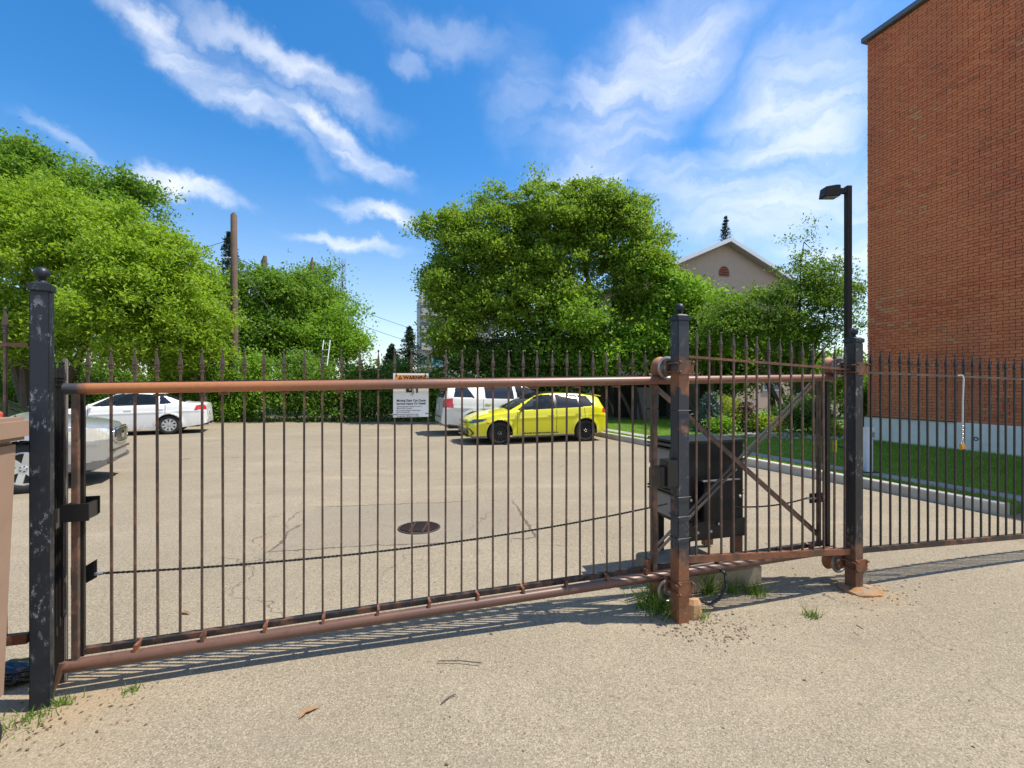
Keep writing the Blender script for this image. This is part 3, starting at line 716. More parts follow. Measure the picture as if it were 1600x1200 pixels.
    # conifers
    def conifer(label, px, top, base_y, Y, width, mat, seed, bz=0.0):
        rng = np.random.default_rng(seed); p = at(px, top, Y); X = p.x; zt = p.z; zb = base_y
        t = thing('spruce_tree', label, 'tree', (X, Y, bz)); w = MB(); w.tube([(0,0,-.1),(0,0,(zt-bz)*.6),(0,0,zt-bz)], [.16,.1,.01], 7); w.build('trunk', M['bark'], t, True)
        pts = []; n = 46
        for i in range(n):
            u = i/(n-1); z = zb+(zt-zb)*u; r = width*(1-u)**.8+.05
            for k in range(7):
                a = rng.uniform(0,6.28); m_ = 16; s_ = np.linspace(.1,1,m_)
                pts.append(np.stack([X+np.cos(a)*r*s_, Y+np.sin(a)*r*s_, z-.25*r*s_+.12*s_**2*r], 1)+rng.normal(size=(m_,3))*.06)
        V, F = leaf_quads(np.concatenate(pts)-np.array([X,Y,bz]), .26 if width > .8 else .16, rng, .3, .3, .2); link('crown', mesh_np('crown', V, F, mat), t); return t
    conifer('dark spruce whose tip rises right behind the utility pole', 358, 365, 3.0, 34, 2.3, M['needle'], 51)
    conifer('small dark spruce in the open sky gap', 640, 512, 2.0, 40, 1.9, M['needle'], 52)
    conifer('short spruce left of the one in the sky gap', 612, 540, 1.0, 38, 1.7, M['needle'], 53)
    conifer('dark spruce tip above the gabled roof', 1134, 340, 5.0, 48, 2.6, M['needle'], 54)
    conifer('young blue spruce in the garden bed', 1110, 618, .15, 15.6, .55, M['needle_blue'], 55, .13)
    # a bare columnar tree
    t = thing('bare_tree', 'thin leafless tree rising above the edge of the sky gap', 'tree', at(535,600,32)); w = MB(); rd = random.Random(8); H_ = at(535,405,32).z-EYE
    w.tube([(0,0,-1.8),(.05,0,H_*.5),(.02,0,H_)], [.12,.07,.01], 6); w.build('trunk', M['twig'], t, True); w = MB()
    for i in range(70):
        z = H_*rd.uniform(.35,.95); a = rd.uniform(0,6.28); l = .25+.55*(1-z/H_); w.tube([(0,0,z),(math.cos(a)*l*.6, math.sin(a)*l*.6, z+l*.9),(math.cos(a)*l*.7, math.sin(a)*l*.7, z+l*2)], [.02,.014,.006], 4, False)
    w.build('twig', M['twig'], t)
    for (px, tp, lab) in ((413, 400, 'broad broken snag standing above the bushy tree by the pole'), (487, 402, 'slim dead snag standing above the ragged green tree')):
        p = at(px, 600, 28); w = MB(); hh = at(px, tp, 28).z; w.tube([(0,0,-.1),(.05,0,hh*.6),(.0,0,hh-.3),(.04,.02,hh)], [.26,.2,.17,.10] if px < 450 else [.16,.12,.08,.04], 8)
        o = w.build('tree_snag', M['pole_wood'], None, True); o.location = (p.x, p.y, 0); tag(o, lab, 'dead tree')
    # garden bed by the small tree
    G = 'shrubs in the garden bed'
    def shrub(px, py, Y, rx, rz, mat, lab, seed, n=50, ls=.1, per=60):
        p = at(px, py, Y); z = LAWN_Z
        tree('garden_shrub', lab, (p.x, Y, z), [(p.x, Y, z+rz*.9, rx, rx*.8, rz)], n, per, .13, ls, mat, M['bark'], seed, .03, 2, 8, .45, .5, .2, .7, 'shrub', G, inner=.2)
    shrub(1142, 650, 15.9, .50, .68, M['leaf_gold'], 'golden-green shrub between blue spruce and plum shrub', 61, 60, .09)
    shrub(1163, 650, 15.5, .30, .50, M['plum'], 'purple-leaved shrub right of the golden shrub', 62, 40, .09)
    shrub(1198, 660, 15.2, .45, .25, M['leaf_gold'], 'low yellow-green fern clump in the garden bed', 63, 36, .11)
    shrub(1125, 660, 15.0, .40, .25, M['leaf_bright'], 'low green clump at the foot of the golden shrub', 64, 34, .09)
    shrub(1178, 660, 15.3, .25, .30, M['leaf_hedge'], 'small pale-green shrub beside the fern clump', 65, 30, .08)
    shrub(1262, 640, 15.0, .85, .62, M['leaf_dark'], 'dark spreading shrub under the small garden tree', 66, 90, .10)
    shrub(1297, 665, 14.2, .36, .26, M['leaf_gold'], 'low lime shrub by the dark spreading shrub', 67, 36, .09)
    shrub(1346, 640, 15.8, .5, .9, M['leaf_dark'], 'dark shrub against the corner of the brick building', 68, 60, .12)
trees()

def grass():
    LEAN = .5
    rng = np.random.default_rng(9)
    def blades(P, h, w, rng):
        n = len(P); a = rng.uniform(0, 6.28, n); d = np.stack([np.cos(a), np.sin(a), np.zeros(n)], 1); lean = rng.normal(size=(n,3))*LEAN; lean[:,2] = 1
        hh = (h*rng.uniform(.5,1.3,n))[:,None]; V = np.empty((n,3,3)); V[:,0] = P-d*w; V[:,1] = P+d*w; V[:,2] = P+lean*hh
        return V.reshape(-1,3), np.arange(n*3, dtype=np.int32).reshape(n,3)
    def area(n, t0, t1, o0, o1):
        t = t1-(t1-t0)*rng.random(n)**1.3*1.0; o = rng.uniform(o0, o1, n)
        return np.stack([KF.x+KD.x*t+KN.x*o, KF.y+KD.y*t+KN.y*o, np.full(n, LAWN_Z-.005)], 1)
    P1 = np.vstack([area(90000, 3, KL-.05, .92, 7.2), area(14000, 3, KL-.05, .17, .44)])
    V, F = blades(P1, .055, .006, rng); link('lawn_grass', mesh_np('lawn_grass', V, F, M['grass']), None, kind='stuff')
    # weeds at the posts and in the cracks
    spots = [(1028,948,.16,.20,420,'spreading grass tuft left of the centre gate post'), (1106,922,.08,.26,150,'tall bright grass tuft right of the centre gate post'), (1144,922,.06,.13,60,'small weed at the middle of the concrete pad'),
             (1178,924,.08,.10,140,'round dark weed at the right of the concrete pad'), (1270,960,.05,.07,60,'tiny weed alone on the driveway asphalt'), (95,1103,.06,.05,60,'bright weed at the foot of the left gate post'),
             (205,1080,.06,.03,60,'small weed on the driveway under the gate'), (35,1130,.12,.04,110,'low weeds below the dumpster'), (1092,962,.06,.10,60,'thin weed beside the broken stone')]
    for (px, py, rad, h, n, lab) in spots:
        c = on_ground(px, py, -.03 if px > 900 else 0); P = np.stack([rng.normal(size=n)*rad*.5, rng.normal(size=n)*rad*.5, np.zeros(n)], 1)
        V, F = blades(P, h, .0035, rng); o = link('grass_tuft', mesh_np('grass_tuft', V, F, M['weed']), None); o.location = (c.x, c.y, gh(c.x, c.y)); tag(o, lab, 'weed', 'weeds growing at the gate')
    # rock mulch in the bed
    rr = random.Random(4); m_ = MB()
    for i in range(420):
        px = rr.uniform(1095,1345); p = on_ground(px, rr.uniform(668,686)+ (px-1200)*.02, LAWN_Z); s = rr.uniform(.03,.09)
        m_.lathe([(s*.5,-.02),(s,s*.2),(s*.7,s*.6),(s*.1,s*.75)], Matrix.Translation((p.x,p.y,LAWN_Z)) @ Matrix.Rotation(rr.uniform(0,6),4,'Z') @ Matrix.Diagonal((1,rr.uniform(.6,1),1,1)), 6)
    m_.build('rock_mulch', M['rock'], kind='stuff')
    # grit and loose stones on the asphalt
    m_ = MB()
    for i in range(620):
        x = rr.uniform(-2.6,5.5); y = rr.uniform(1.6,6.5)
        if i < 130: x = 1.42+rr.gauss(0,.22); y = 3.36+rr.gauss(0,.12)
        elif i < 220: x = rr.gauss(-2.3,.35); y = rr.gauss(2.35,.25)
        s = rr.uniform(.003,.009)*(1.4 if i < 130 else 1); m_.lathe([(s*.6,-.003),(s,s*.3),(s*.5,s*.8)], Matrix.Translation((x,y,gh(x,y))) @ Matrix.Rotation(rr.uniform(0,6),4,'Z') @ Matrix.Diagonal((1,rr.uniform(.5,1),1,1)), 5)
    m_.build('loose_grit', M['grit'], kind='stuff')
grass()

# ------------------------------------------------------------------ far buildings, pole, wires, lamp post, shed
def gabled_house():
    Y0 = 34.0; ang = math.atan2(U.y, U.x); c = at(1133, 600, Y0)
    h = thing('gabled_house', 'beige stucco building with a white-edged gable behind the trees', 'building', (c.x, c.y, 0), ang)
    za = at(1133, 375, Y0).z; hw = 7.2; pitch = .44; ze = za-pitch*hw; D = 16
    m_ = MB(); m_.prism([(-hw+.5,-.1),(hw-.5,-.1),(hw-.5,ze+pitch*.5-.25),(0,za-.28),(-hw+.5,ze+pitch*.5-.25)], 0, D); m_.build('wall', M['stucco'], h)
    rf = MB(); rf.prism([(-hw,ze-.02),(0,za-.02),(hw,ze-.02),(hw,ze-.22),(0,za-.22),(-hw,ze-.22)], -.55, D+.4); r_ = rf.build('roof', M['shingle'], h)
    for s in (-1, 1):
        m_ = MB(); m_.prism([(s*(hw+.05),ze-.26),(0,za-.26),(0,za+.03),(s*(hw+.05),ze+.03)], -.62, -.56); m_.build('fascia_board', M['fascia'], h)
        m_ = MB(); m_.prism([(s*(hw-.05),ze-.29),(0,za-.29),(0,za-.225),(s*(hw-.05),ze-.225)], -.55, -.01); m_.build('soffit', M['soffit'], h)
    arch = [(.42*math.cos(a)-.1, za-2.35+.45*math.sin(a)) for a in np.linspace(0, math.pi, 10)] + [(-.52, za-2.6), (.32, za-2.6)]
    m_ = MB(); m_.prism(arch, -.06, .02); v = m_.build('gable_vent', M['vent'], h)
    for k in range(4):
        m_ = MB(); m_.box((-.1, -.075, za-2.5+.17*k), (.7-.06*k*k*.5, .03, .03)); m_.build('louver', M['shed_dark'], v)
    for row, z in enumerate((1.2, 4.2)):
        for x in (-4.2, 0, 4.2):
            m_ = MB(); m_.box((x,-.03,z+.8),(1.7,.07,1.6)); w_ = m_.build('window', M['fascia'], h)
            m_ = MB(); m_.box((x,-.075,z+.8),(1.5,.02,1.4)); m_.build('pane', M['tower_glass'], w_)
    return h
gabled_house()
def tower():
    c = at(700, 600, 85); t = thing('apartment_tower', 'pale distant apartment block partly hidden behind the elm', 'building', (c.x, c.y, 0), R(14))
    H_ = at(680, 462, 85).z; m_ = MB(); m_.box((2, 5, H_/2), (14, 12, H_)); m_.build('wall', M['tower'], t)
    for fl in range(5):
        z = 1.8+fl*3.0
        for x in (-4.2, -1.6, 1.2, 4.0, 7.0):
            m_ = MB(); m_.box((x,-1.02,z+1),(1.5,.1,1.5)); m_.build('window', M['tower_glass'], t)
        m_ = MB(); m_.box((-3.0,-1.6,z-.1),(3.6,1.2,.2)); bl_ = m_.build('balcony', M['tower'], t)
        m_ = MB(); m_.box((-3.0,-2.17,z+.5),(3.6,.06,1.0)); m_.build('balcony_panel', M['teal'] if fl < 2 else M['tower'], bl_)
tower()
def utility_pole():
    p = at(366, 600, 22.5); hh = at(366, 332, 22.5).z
    t = thing('utility_pole', 'weathered wooden utility pole with a pointed top behind the white sedan', 'utility pole', (p.x, p.y, 0))
    m_ = MB(); m_.tube([(0,0,-.1),(0,0,hh*.5),(-.02,0,hh-.12),(-.02,0,hh)], [.175,.16,.138,.05], 12); m_.build('pole', M['pole_wood'], t, True)
    m_ = MB(); zb = at(366,410,23.2).z; m_.bar((-.05,-.18,zb),(-.30,-.35,zb-.04),.05,.05); m_.build('bracket', M['galv'], t)
    m_ = MB(); zz = at(366,578,23.2).z; m_.box((.22,-.16,zz+.1),(.22,.1,.5)); m_.build('pole_box', M['pale_post'], t)
    m_ = MB(); m_.box((.22,-.215,zz+.2),(.2,.012,.18)); m_.build('pole_sign', M['teal'], t)
utility_pole()
def wire(label, pts, r=.012):
    a, b, sag = pts; P = [a.lerp(b, u)-Vector((0,0,sag*4*u*(1-u))) for u in np.linspace(0,1,14)]; m_ = MB(); m_.tube(P, r, 5); tag(m_.build('power_line', M['wire'], None, True), label, 'power line', 'power lines between the trees')
wire('upper thin power line crossing the open sky gap', (at(366,402,23.2), at(760,540,60), .8), .016)
wire('lower thin power line crossing the open sky gap', (at(366,425,23.2), at(760,558,60), .9), .016)
wire('short power line running left from the utility pole', (at(366,372,23.2), at(180,405,26), .3))
wire('guy wire slanting right from the utility pole', (at(366,398,23.2), at(430,500,23.6), .0))
t = thing('ladder', 'small white ladder leaning among the hedge foliage', 'ladder', at(510,560,21.6)); k = 21.6/FPX
for x in (-.15, .15):
    m_ = MB(); m_.bar((x,-.3,-.35),(x-.03,.15,.85),.035,.02); m_.build('rail', M['fascia'], t)
for i in range(4):
    m_ = MB(); u = .1+.26*i; m_.bar((-.15-.03*u,-.3+.45*u,-.35+1.2*u),(.15-.03*u,-.3+.45*u,-.35+1.2*u),.025,.025); m_.build('rung', M['fascia'], t)

def lamp_post():
    Y = 11.6; p = at(1325, 600, Y); top = at(1325, 291, Y).z
    t = thing('lamp_post', 'tall dark bronze lamp post with a shoebox light beside the brick building', 'lamp post', (p.x, p.y, LAWN_Z))
    z = top-LAWN_Z; m_ = MB(); m_.box((0,0,z/2),(.125,.125,z)); m_.build('pole', M['lamp_bronze'], t, bevel=.008)
    m_ = MB(); m_.box((0,0,.02),(.28,.28,.04)); m_.build('base_plate', M['lamp_bronze'], t)
    m_ = MB(); m_.bar((-.06,0,z-.12),(-.25,0,z-.12),.10,.12); m_.build('arm', M['lamp_bronze'], t)
    m_ = MB(); a = -.25; m_.prism([(a,z-.27),(a,z-.0),(a-.10,z-.002),(a-.36,z-.045),(a-.40,z-.29)], -.12, .12); m_.build('lamp_housing', M['lamp_bronze'], t, bevel=.012)
    m_ = MB(); m_.box((a-.20,0,z-.285),(.30,.18,.02)); m_.build('lens', M['lens'], t)
lamp_post()
def shed():
    Y = 20.6; a = at(990, 600, Y); b = at(1150, 600, Y+1.2); ang = math.atan2(b.y-a.y, b.x-a.x); W_ = (b-a).length
    t = thing('shed', 'low dark open shed with grey panels in the shade under the trees', 'shed', (a.x, a.y, 0), ang)
    m_ = MB(); m_.box((W_/2,1.9,1.0),(W_,.12,2.0)); m_.build('back_wall', M['shed_dark'], t)
    m_ = MB(); m_.box((W_/2,.9,2.0),(W_+.5,2.4,.14)); m_.build('roof', M['shed_dark'], t, bevel=.02)
    for x in (.1, W_*.33, W_*.66, W_-.1):
        m_ = MB(); m_.box((x,.05,.95),(.12,.12,1.9)); m_.build('post', M['shed_dark'], t)
    for (x, w, z, h, y) in ((.35,.62,.85,1.4,.25), (.95,.6,.85,1.4,.1), (2.95,1.1,1.25,.9,.2)):
        m_ = MB(); m_.box((x,y,z),(w,.1,h)); m_.build('panel', M['shed'], t, bevel=.01)
    m_ = MB(); m_.box((.95,.03,.62),(.62,.02,.04)); m_.build('hasp_bar', M['shed_dark'], t)
shed()
# pale vent post and yellow marker on the lawn
p = on_ground(1355, 737, .15); m_ = MB(); zt = at(1355, 672, p.y).z
t = thing('service_post', 'pale grey square service post standing on the lawn strip by the sidewalk', 'post', (p.x, p.y, .12))
m_.box((0,0,(zt-.12)/2),(.125,.125,zt-.12)); m_.build('post_body', M['pale_post'], t, bevel=.01)
m_ = MB(); m_.box((0,0,zt-.10),(.15,.15,.06)); m_.build('cap', M['pale_post'], t, bevel=.012)
m_ = MB(); m_.box((.065,-.04,zt-.2),(.04,.06,.09)); m_.build('outlet_box', M['grey_panel'], t)
m_ = MB(); m_.box((0,0,.015),(.3,.2,.05)); m_.build('footing', M['shed_dark'], t)
p = at(1304.5, 697, 8.9); t = thing('marker_post', 'short stake with a yellow marker plate in the shaded lawn', 'marker', (p.x, p.y, .13))
m_ = MB(); m_.box((0,.012,.3),(.025,.012,.62)); m_.build('stake', M['shed_dark'], t)
m_ = MB(); m_.box((0,0,p.z-.13),(.065,.012,.22)); m_.build('marker_plate', M['yellow_marker'], t)

# ------------------------------------------------------------------ cars
def car(name, label, loc, heading, P):
    """local frame: x forward, y left, z up; origin on the ground at mid wheelbase. The shell is one lofted grid; its cells go to body, doors, glass and lamps."""
    t = thing(name, label, P.get('cat', 'car'), loc, heading)
    xf, xr = P['xf'], P['xr']; ip = lambda key, x: np.interp(x, [a for a, b in P[key][::-1]], [b for a, b in P[key][::-1]])
    seams = P['seams']
    xs = set(np.round(np.arange(xr, xf, .022), 4).tolist()) | {round(xf-.006*i, 4) for i in range(26)} | {round(xr+.006*i, 4) for i in range(36)} | {xf, xr}
    for q in seams: xs = {x for x in xs if abs(x-q) > .009} | {q-.007, q+.007}
    xs = np.array(sorted(xs))
    nl, nu, nc = 40, 22, 16
    w, zs, zb, zc, wr = ip('w', xs), ip('zs', xs), ip('zb', xs), ip('zc', xs), ip('wr', xs)
    ker = np.array([1,2,3,2,1])/9.0
    def sm(a):
        b = np.convolve(np.pad(a, 2, mode='edge'), ker, 'valid'); return b
    for _ in range(2): zc = sm(zc); zs = sm(zs); w = sm(w); wr = sm(wr)
    wr = np.minimum(wr, w-.02); zs = np.minimum(zs, zc-.02)
    cr = np.clip(.05*(wr/.6), 0, .07); cr = np.minimum(cr, (zc-zs)*.5); ze = zc-cr
    rows = []; segs = []
    tl = np.linspace(0,1,nl)
    crease = P.get('crease', .68)
    for tt in tl:
        y = w*(1-.055*(1-tt)**2.2-.03*np.maximum(0,(tt-crease)/(1-crease))**2)+.010*math.exp(-((tt-crease)/.05)**2)*(w > .7*w.max()); rows.append((y, zb+(zs-zb)*tt)); segs.append('low')
    y0 = w*(1-.03)
    for tt in np.linspace(0,1,nu+1)[1:]:
        bulge = .03*math.sin(tt*math.pi)*np.clip((zc-zs)/.4,0,1); rows.append((y0+(wr-y0)*tt+bulge, zs+(ze-zs)*(tt if True else 0))); segs.append('up')
    for tt in np.linspace(0,1,nc+1)[1:]:
        y = wr*(1-tt); rows.append((y, ze+cr*(1-(1-tt)**2.4))); segs.append('top')
    Y = np.array([r[0] for r in rows]); Zv = np.array([r[1] for r in rows]); X = np.repeat(xs[None,:], len(rows), 0).copy()
    nr, ns = Y.shape
    # wheel arches
    ra = P['rw']+P.get('archgap', .055)
    for ax in P['axles']:
        d = np.hypot(X[:nl]-ax, Zv[:nl]-P['rw']); near = (np.abs(d-ra) < .016) & (Zv[:nl] > P['rw']-.2)
        sc_ = ra/np.maximum(d,1e-6); X[:nl] = np.where(near, ax+(X[:nl]-ax)*sc_, X[:nl]); Zv[:nl] = np.where(near, P['rw']+(Zv[:nl]-P['rw'])*sc_, Zv[:nl])
        flare = .022*np.exp(-((d-ra)/.06)**2)*(d > ra-.02); Y[:nl] += flare
    xc = (X[:-1,:-1]+X[1:,1:])/2; zc_ = (Zv[:-1,:-1]+Zv[1:,1:])/2; yc = (Y[:-1,:-1]+Y[1:,1:])/2
    parts = {}
    for j in range(nr-1):
        sg = segs[j+1]
        for i in range(ns-1):
            x, z, y = xc[j,i], zc_[j,i], yc[j,i]
            if sg == 'low':
                if any(math.hypot(x-ax, z-P['rw']) < ra-.003 for ax in P['axles']): continue
                if any(abs(x-q) < .008 for q in seams) and P['sill'] < z: continue
            nm = P['classify'](x, y, z, sg)
            if nm is None: continue
            parts.setdefault(nm, []).append((j,i))
    mats = P['mats']
    for nm, cells in parts.items():
        sides = (('L',1),('R',-1)); single = nm in P['both']
        Vs, Fs = [], []
        for sd, s in sides:
            if not single: Vs, Fs = [], []
            idx = {}
            def vid(j,i):
                if (j,i) not in idx:
                    idx[(j,i)] = len(Vs); Vs.append((X[j,i], s*Y[j,i], Zv[j,i]))
                return idx[(j,i)]
            for j, i in cells:
                q = (vid(j,i), vid(j,i+1), vid(j+1,i+1), vid(j+1,i)); Fs.append(q if s < 0 else q[::-1])
            if single and sd == 'R' or not single:
                me = mesh_np(nm, np.array(Vs), np.array(Fs, dtype=np.int32), mats[nm], True); o = link(nm, me, t)
                if single:                             # weld the centre line
                    bm = bmesh.new(); bm.from_mesh(me); bmesh.ops.remove_doubles(bm, verts=bm.verts, dist=.0008)
                    if nm == 'body':
                        for e_ in (0, ns-1):
                            pass
                    bm.to_mesh(me); bm.free(); me.shade_smooth()
                if nm in ('front_door', 'rear_door') and P.get('handle'):
                    hx = P['handle'][nm]; hy = float(np.interp(hx[0], xs, w))*.985
                    h_ = MB(); h_.box((hx[0], s*(hy+.012), hx[1]),(.20,.03,.032)); h_.build('handle', P['handle_mat'], o, bevel=.008)
    # nose and tail caps
    for e_, nm in ((0,'rear_bumper'),(ns-1,'front_bumper')):
        ring = [(X[j,e_], Y[j,e_], Zv[j,e_]) for j in range(nr)]; full = ring + [(a,-b,c) for a,b,c in ring[::-1][1:]]
        m_ = MB(); m_.add(full, [tuple(range(len(full)))]); m_.build(nm, mats['body'], t, True)
    # floor and wheel wells
    m_ = MB(); m_.box(((xf+xr)/2,0,.26),(xf-xr-.5,1.35,.06)); m_.build('underbody', M['car_black'], t)
    for ax in P['axles']:
        for s in (-1,1):
            m_ = MB(); n = 18; A = [math.pi*k/n for k in range(n+1)]; wo = float(np.interp(ax, xs, w))-.06; wi = wo-.3
            vs = [(ax+ra*1.02*math.cos(a), s*wo, P['rw']+ra*1.02*math.sin(a)) for a in A]+[(ax+ra*1.02*math.cos(a), s*wi, P['rw']+ra*1.02*math.sin(a)) for a in A]
            m_.add(vs, [(k,k+1,k+n+2,k+n+1) for k in range(n)]+[tuple(range(n+1,2*n+2))]); m_.build('wheel_well', M['car_black'], t)
            # wheel
            yo = float(np.interp(ax, xs, w))-.025; Mx = Matrix.Translation((ax, s*yo, P['rw'])) @ Matrix.Rotation(R(-90*s), 4, 'X')
            rw, rr = P['rw'], P['rr']
            m_ = MB(); m_.lathe([(rr,-.19),(rw-.03,-.2),(rw,-.17),(rw,-.04),(rw-.012,-.015),(rw-.035,0),(rr+.02,.004),(rr,-.008),(rr-.012,-.03)], Mx, 36); wh = m_.build('wheel', M['tyre'], t, True)
            m_ = MB(); m_.lathe([(rr-.004,-.12),(rr-.004,-.012),(rr-.022,-.004),(rr-.034,-.03),(rr-.04,-.10),(.07,-.10)], Mx, 36); m_.build('rim', P['rim'], wh, True)
            ns_ = P['spokes']
            for k in range(ns_):
                a = 2*math.pi*k/ns_+.3; d = Vector((math.cos(a), math.sin(a), 0)); q = Vector((-d.y, d.x, 0)); ww = P['spoke_w']
                if P.get('split'):
                    prs = [(d*.05+q*.012, d*(rr-.02)+q*.055), (d*.05-q*.012, d*(rr-.02)-q*.055)]
                else: prs = [(d*.04, d*(rr-.02))]
                m_ = MB()
                for p0, p1 in prs: m_.bar(Mx @ (p0+Vector((0,0,-.028))), Mx @ (p1+Vector((0,0,-.014))), ww, .03, up=Mx.to_3x3() @ Vector((0,0,1)))
                m_.build('spoke', P['rim'], wh, bevel=.004)
            m_ = MB(); m_.lathe([(.062,-.05),(.062,-.014),(.05,-.006),(.02,-.004)], Mx, 18); m_.build('hub', P['rim'], wh, True)
            for k in range(5):
                a = 2*math.pi*k/5; m_ = MB(); m_.lathe([(.011,-.02),(.011,.0),(.006,.004)], Mx @ Matrix.Translation((.043*math.cos(a), .043*math.sin(a), 0)), 6); m_.build('lug_nut', P.get('nut', M['car_black']), wh)
    # seats
    for (sx, sy) in P.get('seats', []):
        m_ = MB(); m_.box((sx,sy,.55),(.5,.5,.18)); m_.box((sx-.24,sy,.86),(.14,.48,.6), Matrix.Rotation(R(-12),3,'Y')); m_.box((sx-.31,sy,1.24),(.09,.26,.16)); m_.build('seat', M['seat'], t, bevel=.03)
    # mirrors
    for s in (-1,1):
        mx, mz = P['mirror']; my = float(np.interp(mx, xs, w)); m_ = MB(); m_.box((mx,s*(my+.09),mz),(.10,.20,.13), taper=.8); m_.bar((mx+.02,s*(my-.06),mz-.07),(mx,s*(my+.05),mz-.03),.05,.04); m_.build('mirror', P['mirror_mat'], t, bevel=.02)
    t['xs'] = 0
    del t['xs']
    P['w_at'] = lambda x: float(np.interp(x, xs, w)); P['zc_at'] = lambda x: float(np.interp(x, xs, zc))
    return t

def std_classify(D):
    """D: belt window polygons and so on"""
    def inside(poly, x, z):
        c = False; n = len(poly)
        for i in range(n):
            x1, z1 = poly[i]; x2, z2 = poly[(i+1) % n]
            if (z1 > z) != (z2 > z) and x < (x2-x1)*(z-z1)/(z2-z1)+x1: c = not c
        return c
    def f(x, y, z, sg):
        for nm, poly in D['side']:
            if sg in ('up','low') and inside(poly, x, z): return nm
        if sg == 'top':
            for nm, x0, x1, ymax in D['top']:
                if x0 < x < x1 and y < ymax(x): return nm
        if sg == 'low':
            for nm, x0, x1, z0 in D['doors']:
                if x0 < x < x1 and z > z0: return nm
            if z < D['sill'](x): return 'sill_trim'
        return 'body'
    return f

# --- yellow hatchback
def yellow_hatch():
    D = dict(side=[('front_window', [(.80,.955),(-.33,.985),(-.36,1.385),(-.02,1.385),(.20,1.335)]), ('rear_window', [(-.41,.985),(-1.10,1.01),(-1.10,1.37),(-.43,1.388)]),
                   ('pillar_trim', [(-.33,.985),(-.41,.985),(-.43,1.388),(-.36,1.385)]), ('pillar_trim', [(-1.10,1.01),(-1.15,1.02),(-1.15,1.365),(-1.10,1.37)]), ('quarter_window', [(-1.15,1.02),(-1.60,1.06),(-1.45,1.335),(-1.15,1.365)]),
                   ('headlight', [(1.66,.735),(1.80,.655),(2.10,.60),(2.17,.62),(2.16,.665),(2.00,.715)]), ('tail_light', [(-1.86,.86),(-2.11,.80),(-2.11,.96),(-1.90,.99)]),
                   ('side_marker', [(1.62,.60),(1.70,.665),(1.74,.66),(1.66,.585)])],
             top=[('windshield', .22, 1.02, lambda x: .50+.22*max(0,x)), ('roof_panel', -1.72, .20, lambda x: .50), ('rear_glass', -2.02, -1.90, lambda x: .5)],
             doors=[('front_door', -.39, .80, .30), ('rear_door', -1.28, -.39, .30)], sill=lambda x: .245)
    P = dict(xf=2.19, xr=-2.10, axles=(1.315,-1.315), rw=.325, rr=.235, sill=.30, seams=[.80,-.39,-1.28], crease=.72,
        zc=[(2.19,.50),(2.17,.60),(2.12,.68),(2.0,.755),(1.7,.86),(1.25,.945),(1.06,.975),(.2,1.385),(-.1,1.455),(-.5,1.475),(-1.2,1.45),(-1.70,1.385),(-1.86,1.34),(-1.89,1.28),(-2.02,1.00),(-2.07,.85),(-2.09,.65),(-2.10,.48)],
        zs=[(2.19,.47),(2.12,.60),(2.0,.68),(1.7,.79),(1.25,.875),(1.05,.90),(.6,.935),(-1.2,1.0),(-1.7,1.02),(-2.0,.93),(-2.07,.75),(-2.10,.44)],
        zb=[(2.19,.33),(2.1,.205),(1.7,.19),(1.0,.2),(-1,.2),(-1.8,.25),(-2.0,.3),(-2.1,.36)],
        w=[(2.19,.56),(2.15,.68),(2.05,.78),(1.85,.85),(1.6,.885),(1.3,.895),(-1.4,.895),(-1.75,.87),(-1.95,.82),(-2.06,.75),(-2.10,.66)],
        wr=[(2.19,.45),(2.0,.68),(1.6,.76),(1.06,.74),(.2,.58),(-.5,.57),(-1.7,.55),(-1.88,.56),(-2.02,.68),(-2.1,.6)],
        classify=std_classify(D), both={'body','windshield','roof_panel','rear_glass','sill_trim'},
        mats=dict(body=M['yellow'], windshield=M['glass'], roof_panel=M['car_black'], rear_glass=M['glass_dark'], front_window=M['glass'], rear_window=M['glass_dark'], quarter_window=M['glass_dark'], headlight=M['lamp_smoke'], tail_light=M['lamp_red'], side_marker=M['lamp_orange'], front_door=M['yellow'], rear_door=M['yellow'], sill_trim=M['car_grey'], pillar_trim=M['car_black']),
        handle=dict(front_door=(-.22,.80), rear_door=(-1.08,.83)), handle_mat=M['yellow'], rim=M['alloy_black'], spokes=10, spoke_w=.016, split=True, seats=[(.05,.36),(.05,-.36),(-.8,.35),(-.8,-.35)], mirror=(.70,.98), mirror_mat=M['car_black'], nut=M['galv'])
    ax_f = on_ground(781, 695); mid = ax_f + U*1.315 + Vector((-U.y, U.x, 0))*.87
    t = car('hatchback_car', 'bright yellow hatchback with black roof and black wheels parked by the kerb', (mid.x, mid.y, 0), math.atan2(U.y, U.x)+math.pi, P)
    # front face: grille slit, lower grille with its frame, plate
    m_ = MB(); m_.box((2.185,0,.625),(.03,1.05,.028)); m_.build('grille', M['car_black'], t)
    m_ = MB(); m_.prism([(-.70,.30),(.70,.30),(.60,.44),(-.60,.44)], -.012, .012, Matrix.Translation((2.195,0,0)) @ Matrix.Rotation(R(90),4,'Z')); lg = m_.build('lower_grille', M['car_black'], t)
    for k in range(5):
        for s in (-1,1):
            m_ = MB(); m_.box((2.21,s*(.40+.045*k),.37),(.01,.02,.02)); m_.build('fog_lamp', M['car_grey'], lg)
    m_ = MB()
    for s in (-1, 1):
        for (x0,y0,z0,x1,y1,z1) in ((2.15,.66,.46,2.05,.80,.33),(2.05,.80,.33,2.12,.72,.27),(2.15,.66,.46,2.19,.5,.47)): m_.bar((x0,s*y0,z0),(x1,s*y1,z1),.03,.03)
    m_.build('bumper_trim', M['car_black'], t)
    m_ = MB(); m_.box((2.14,0,.225),(.14,1.3,.02)); m_.build('splitter', M['yellow'], t)
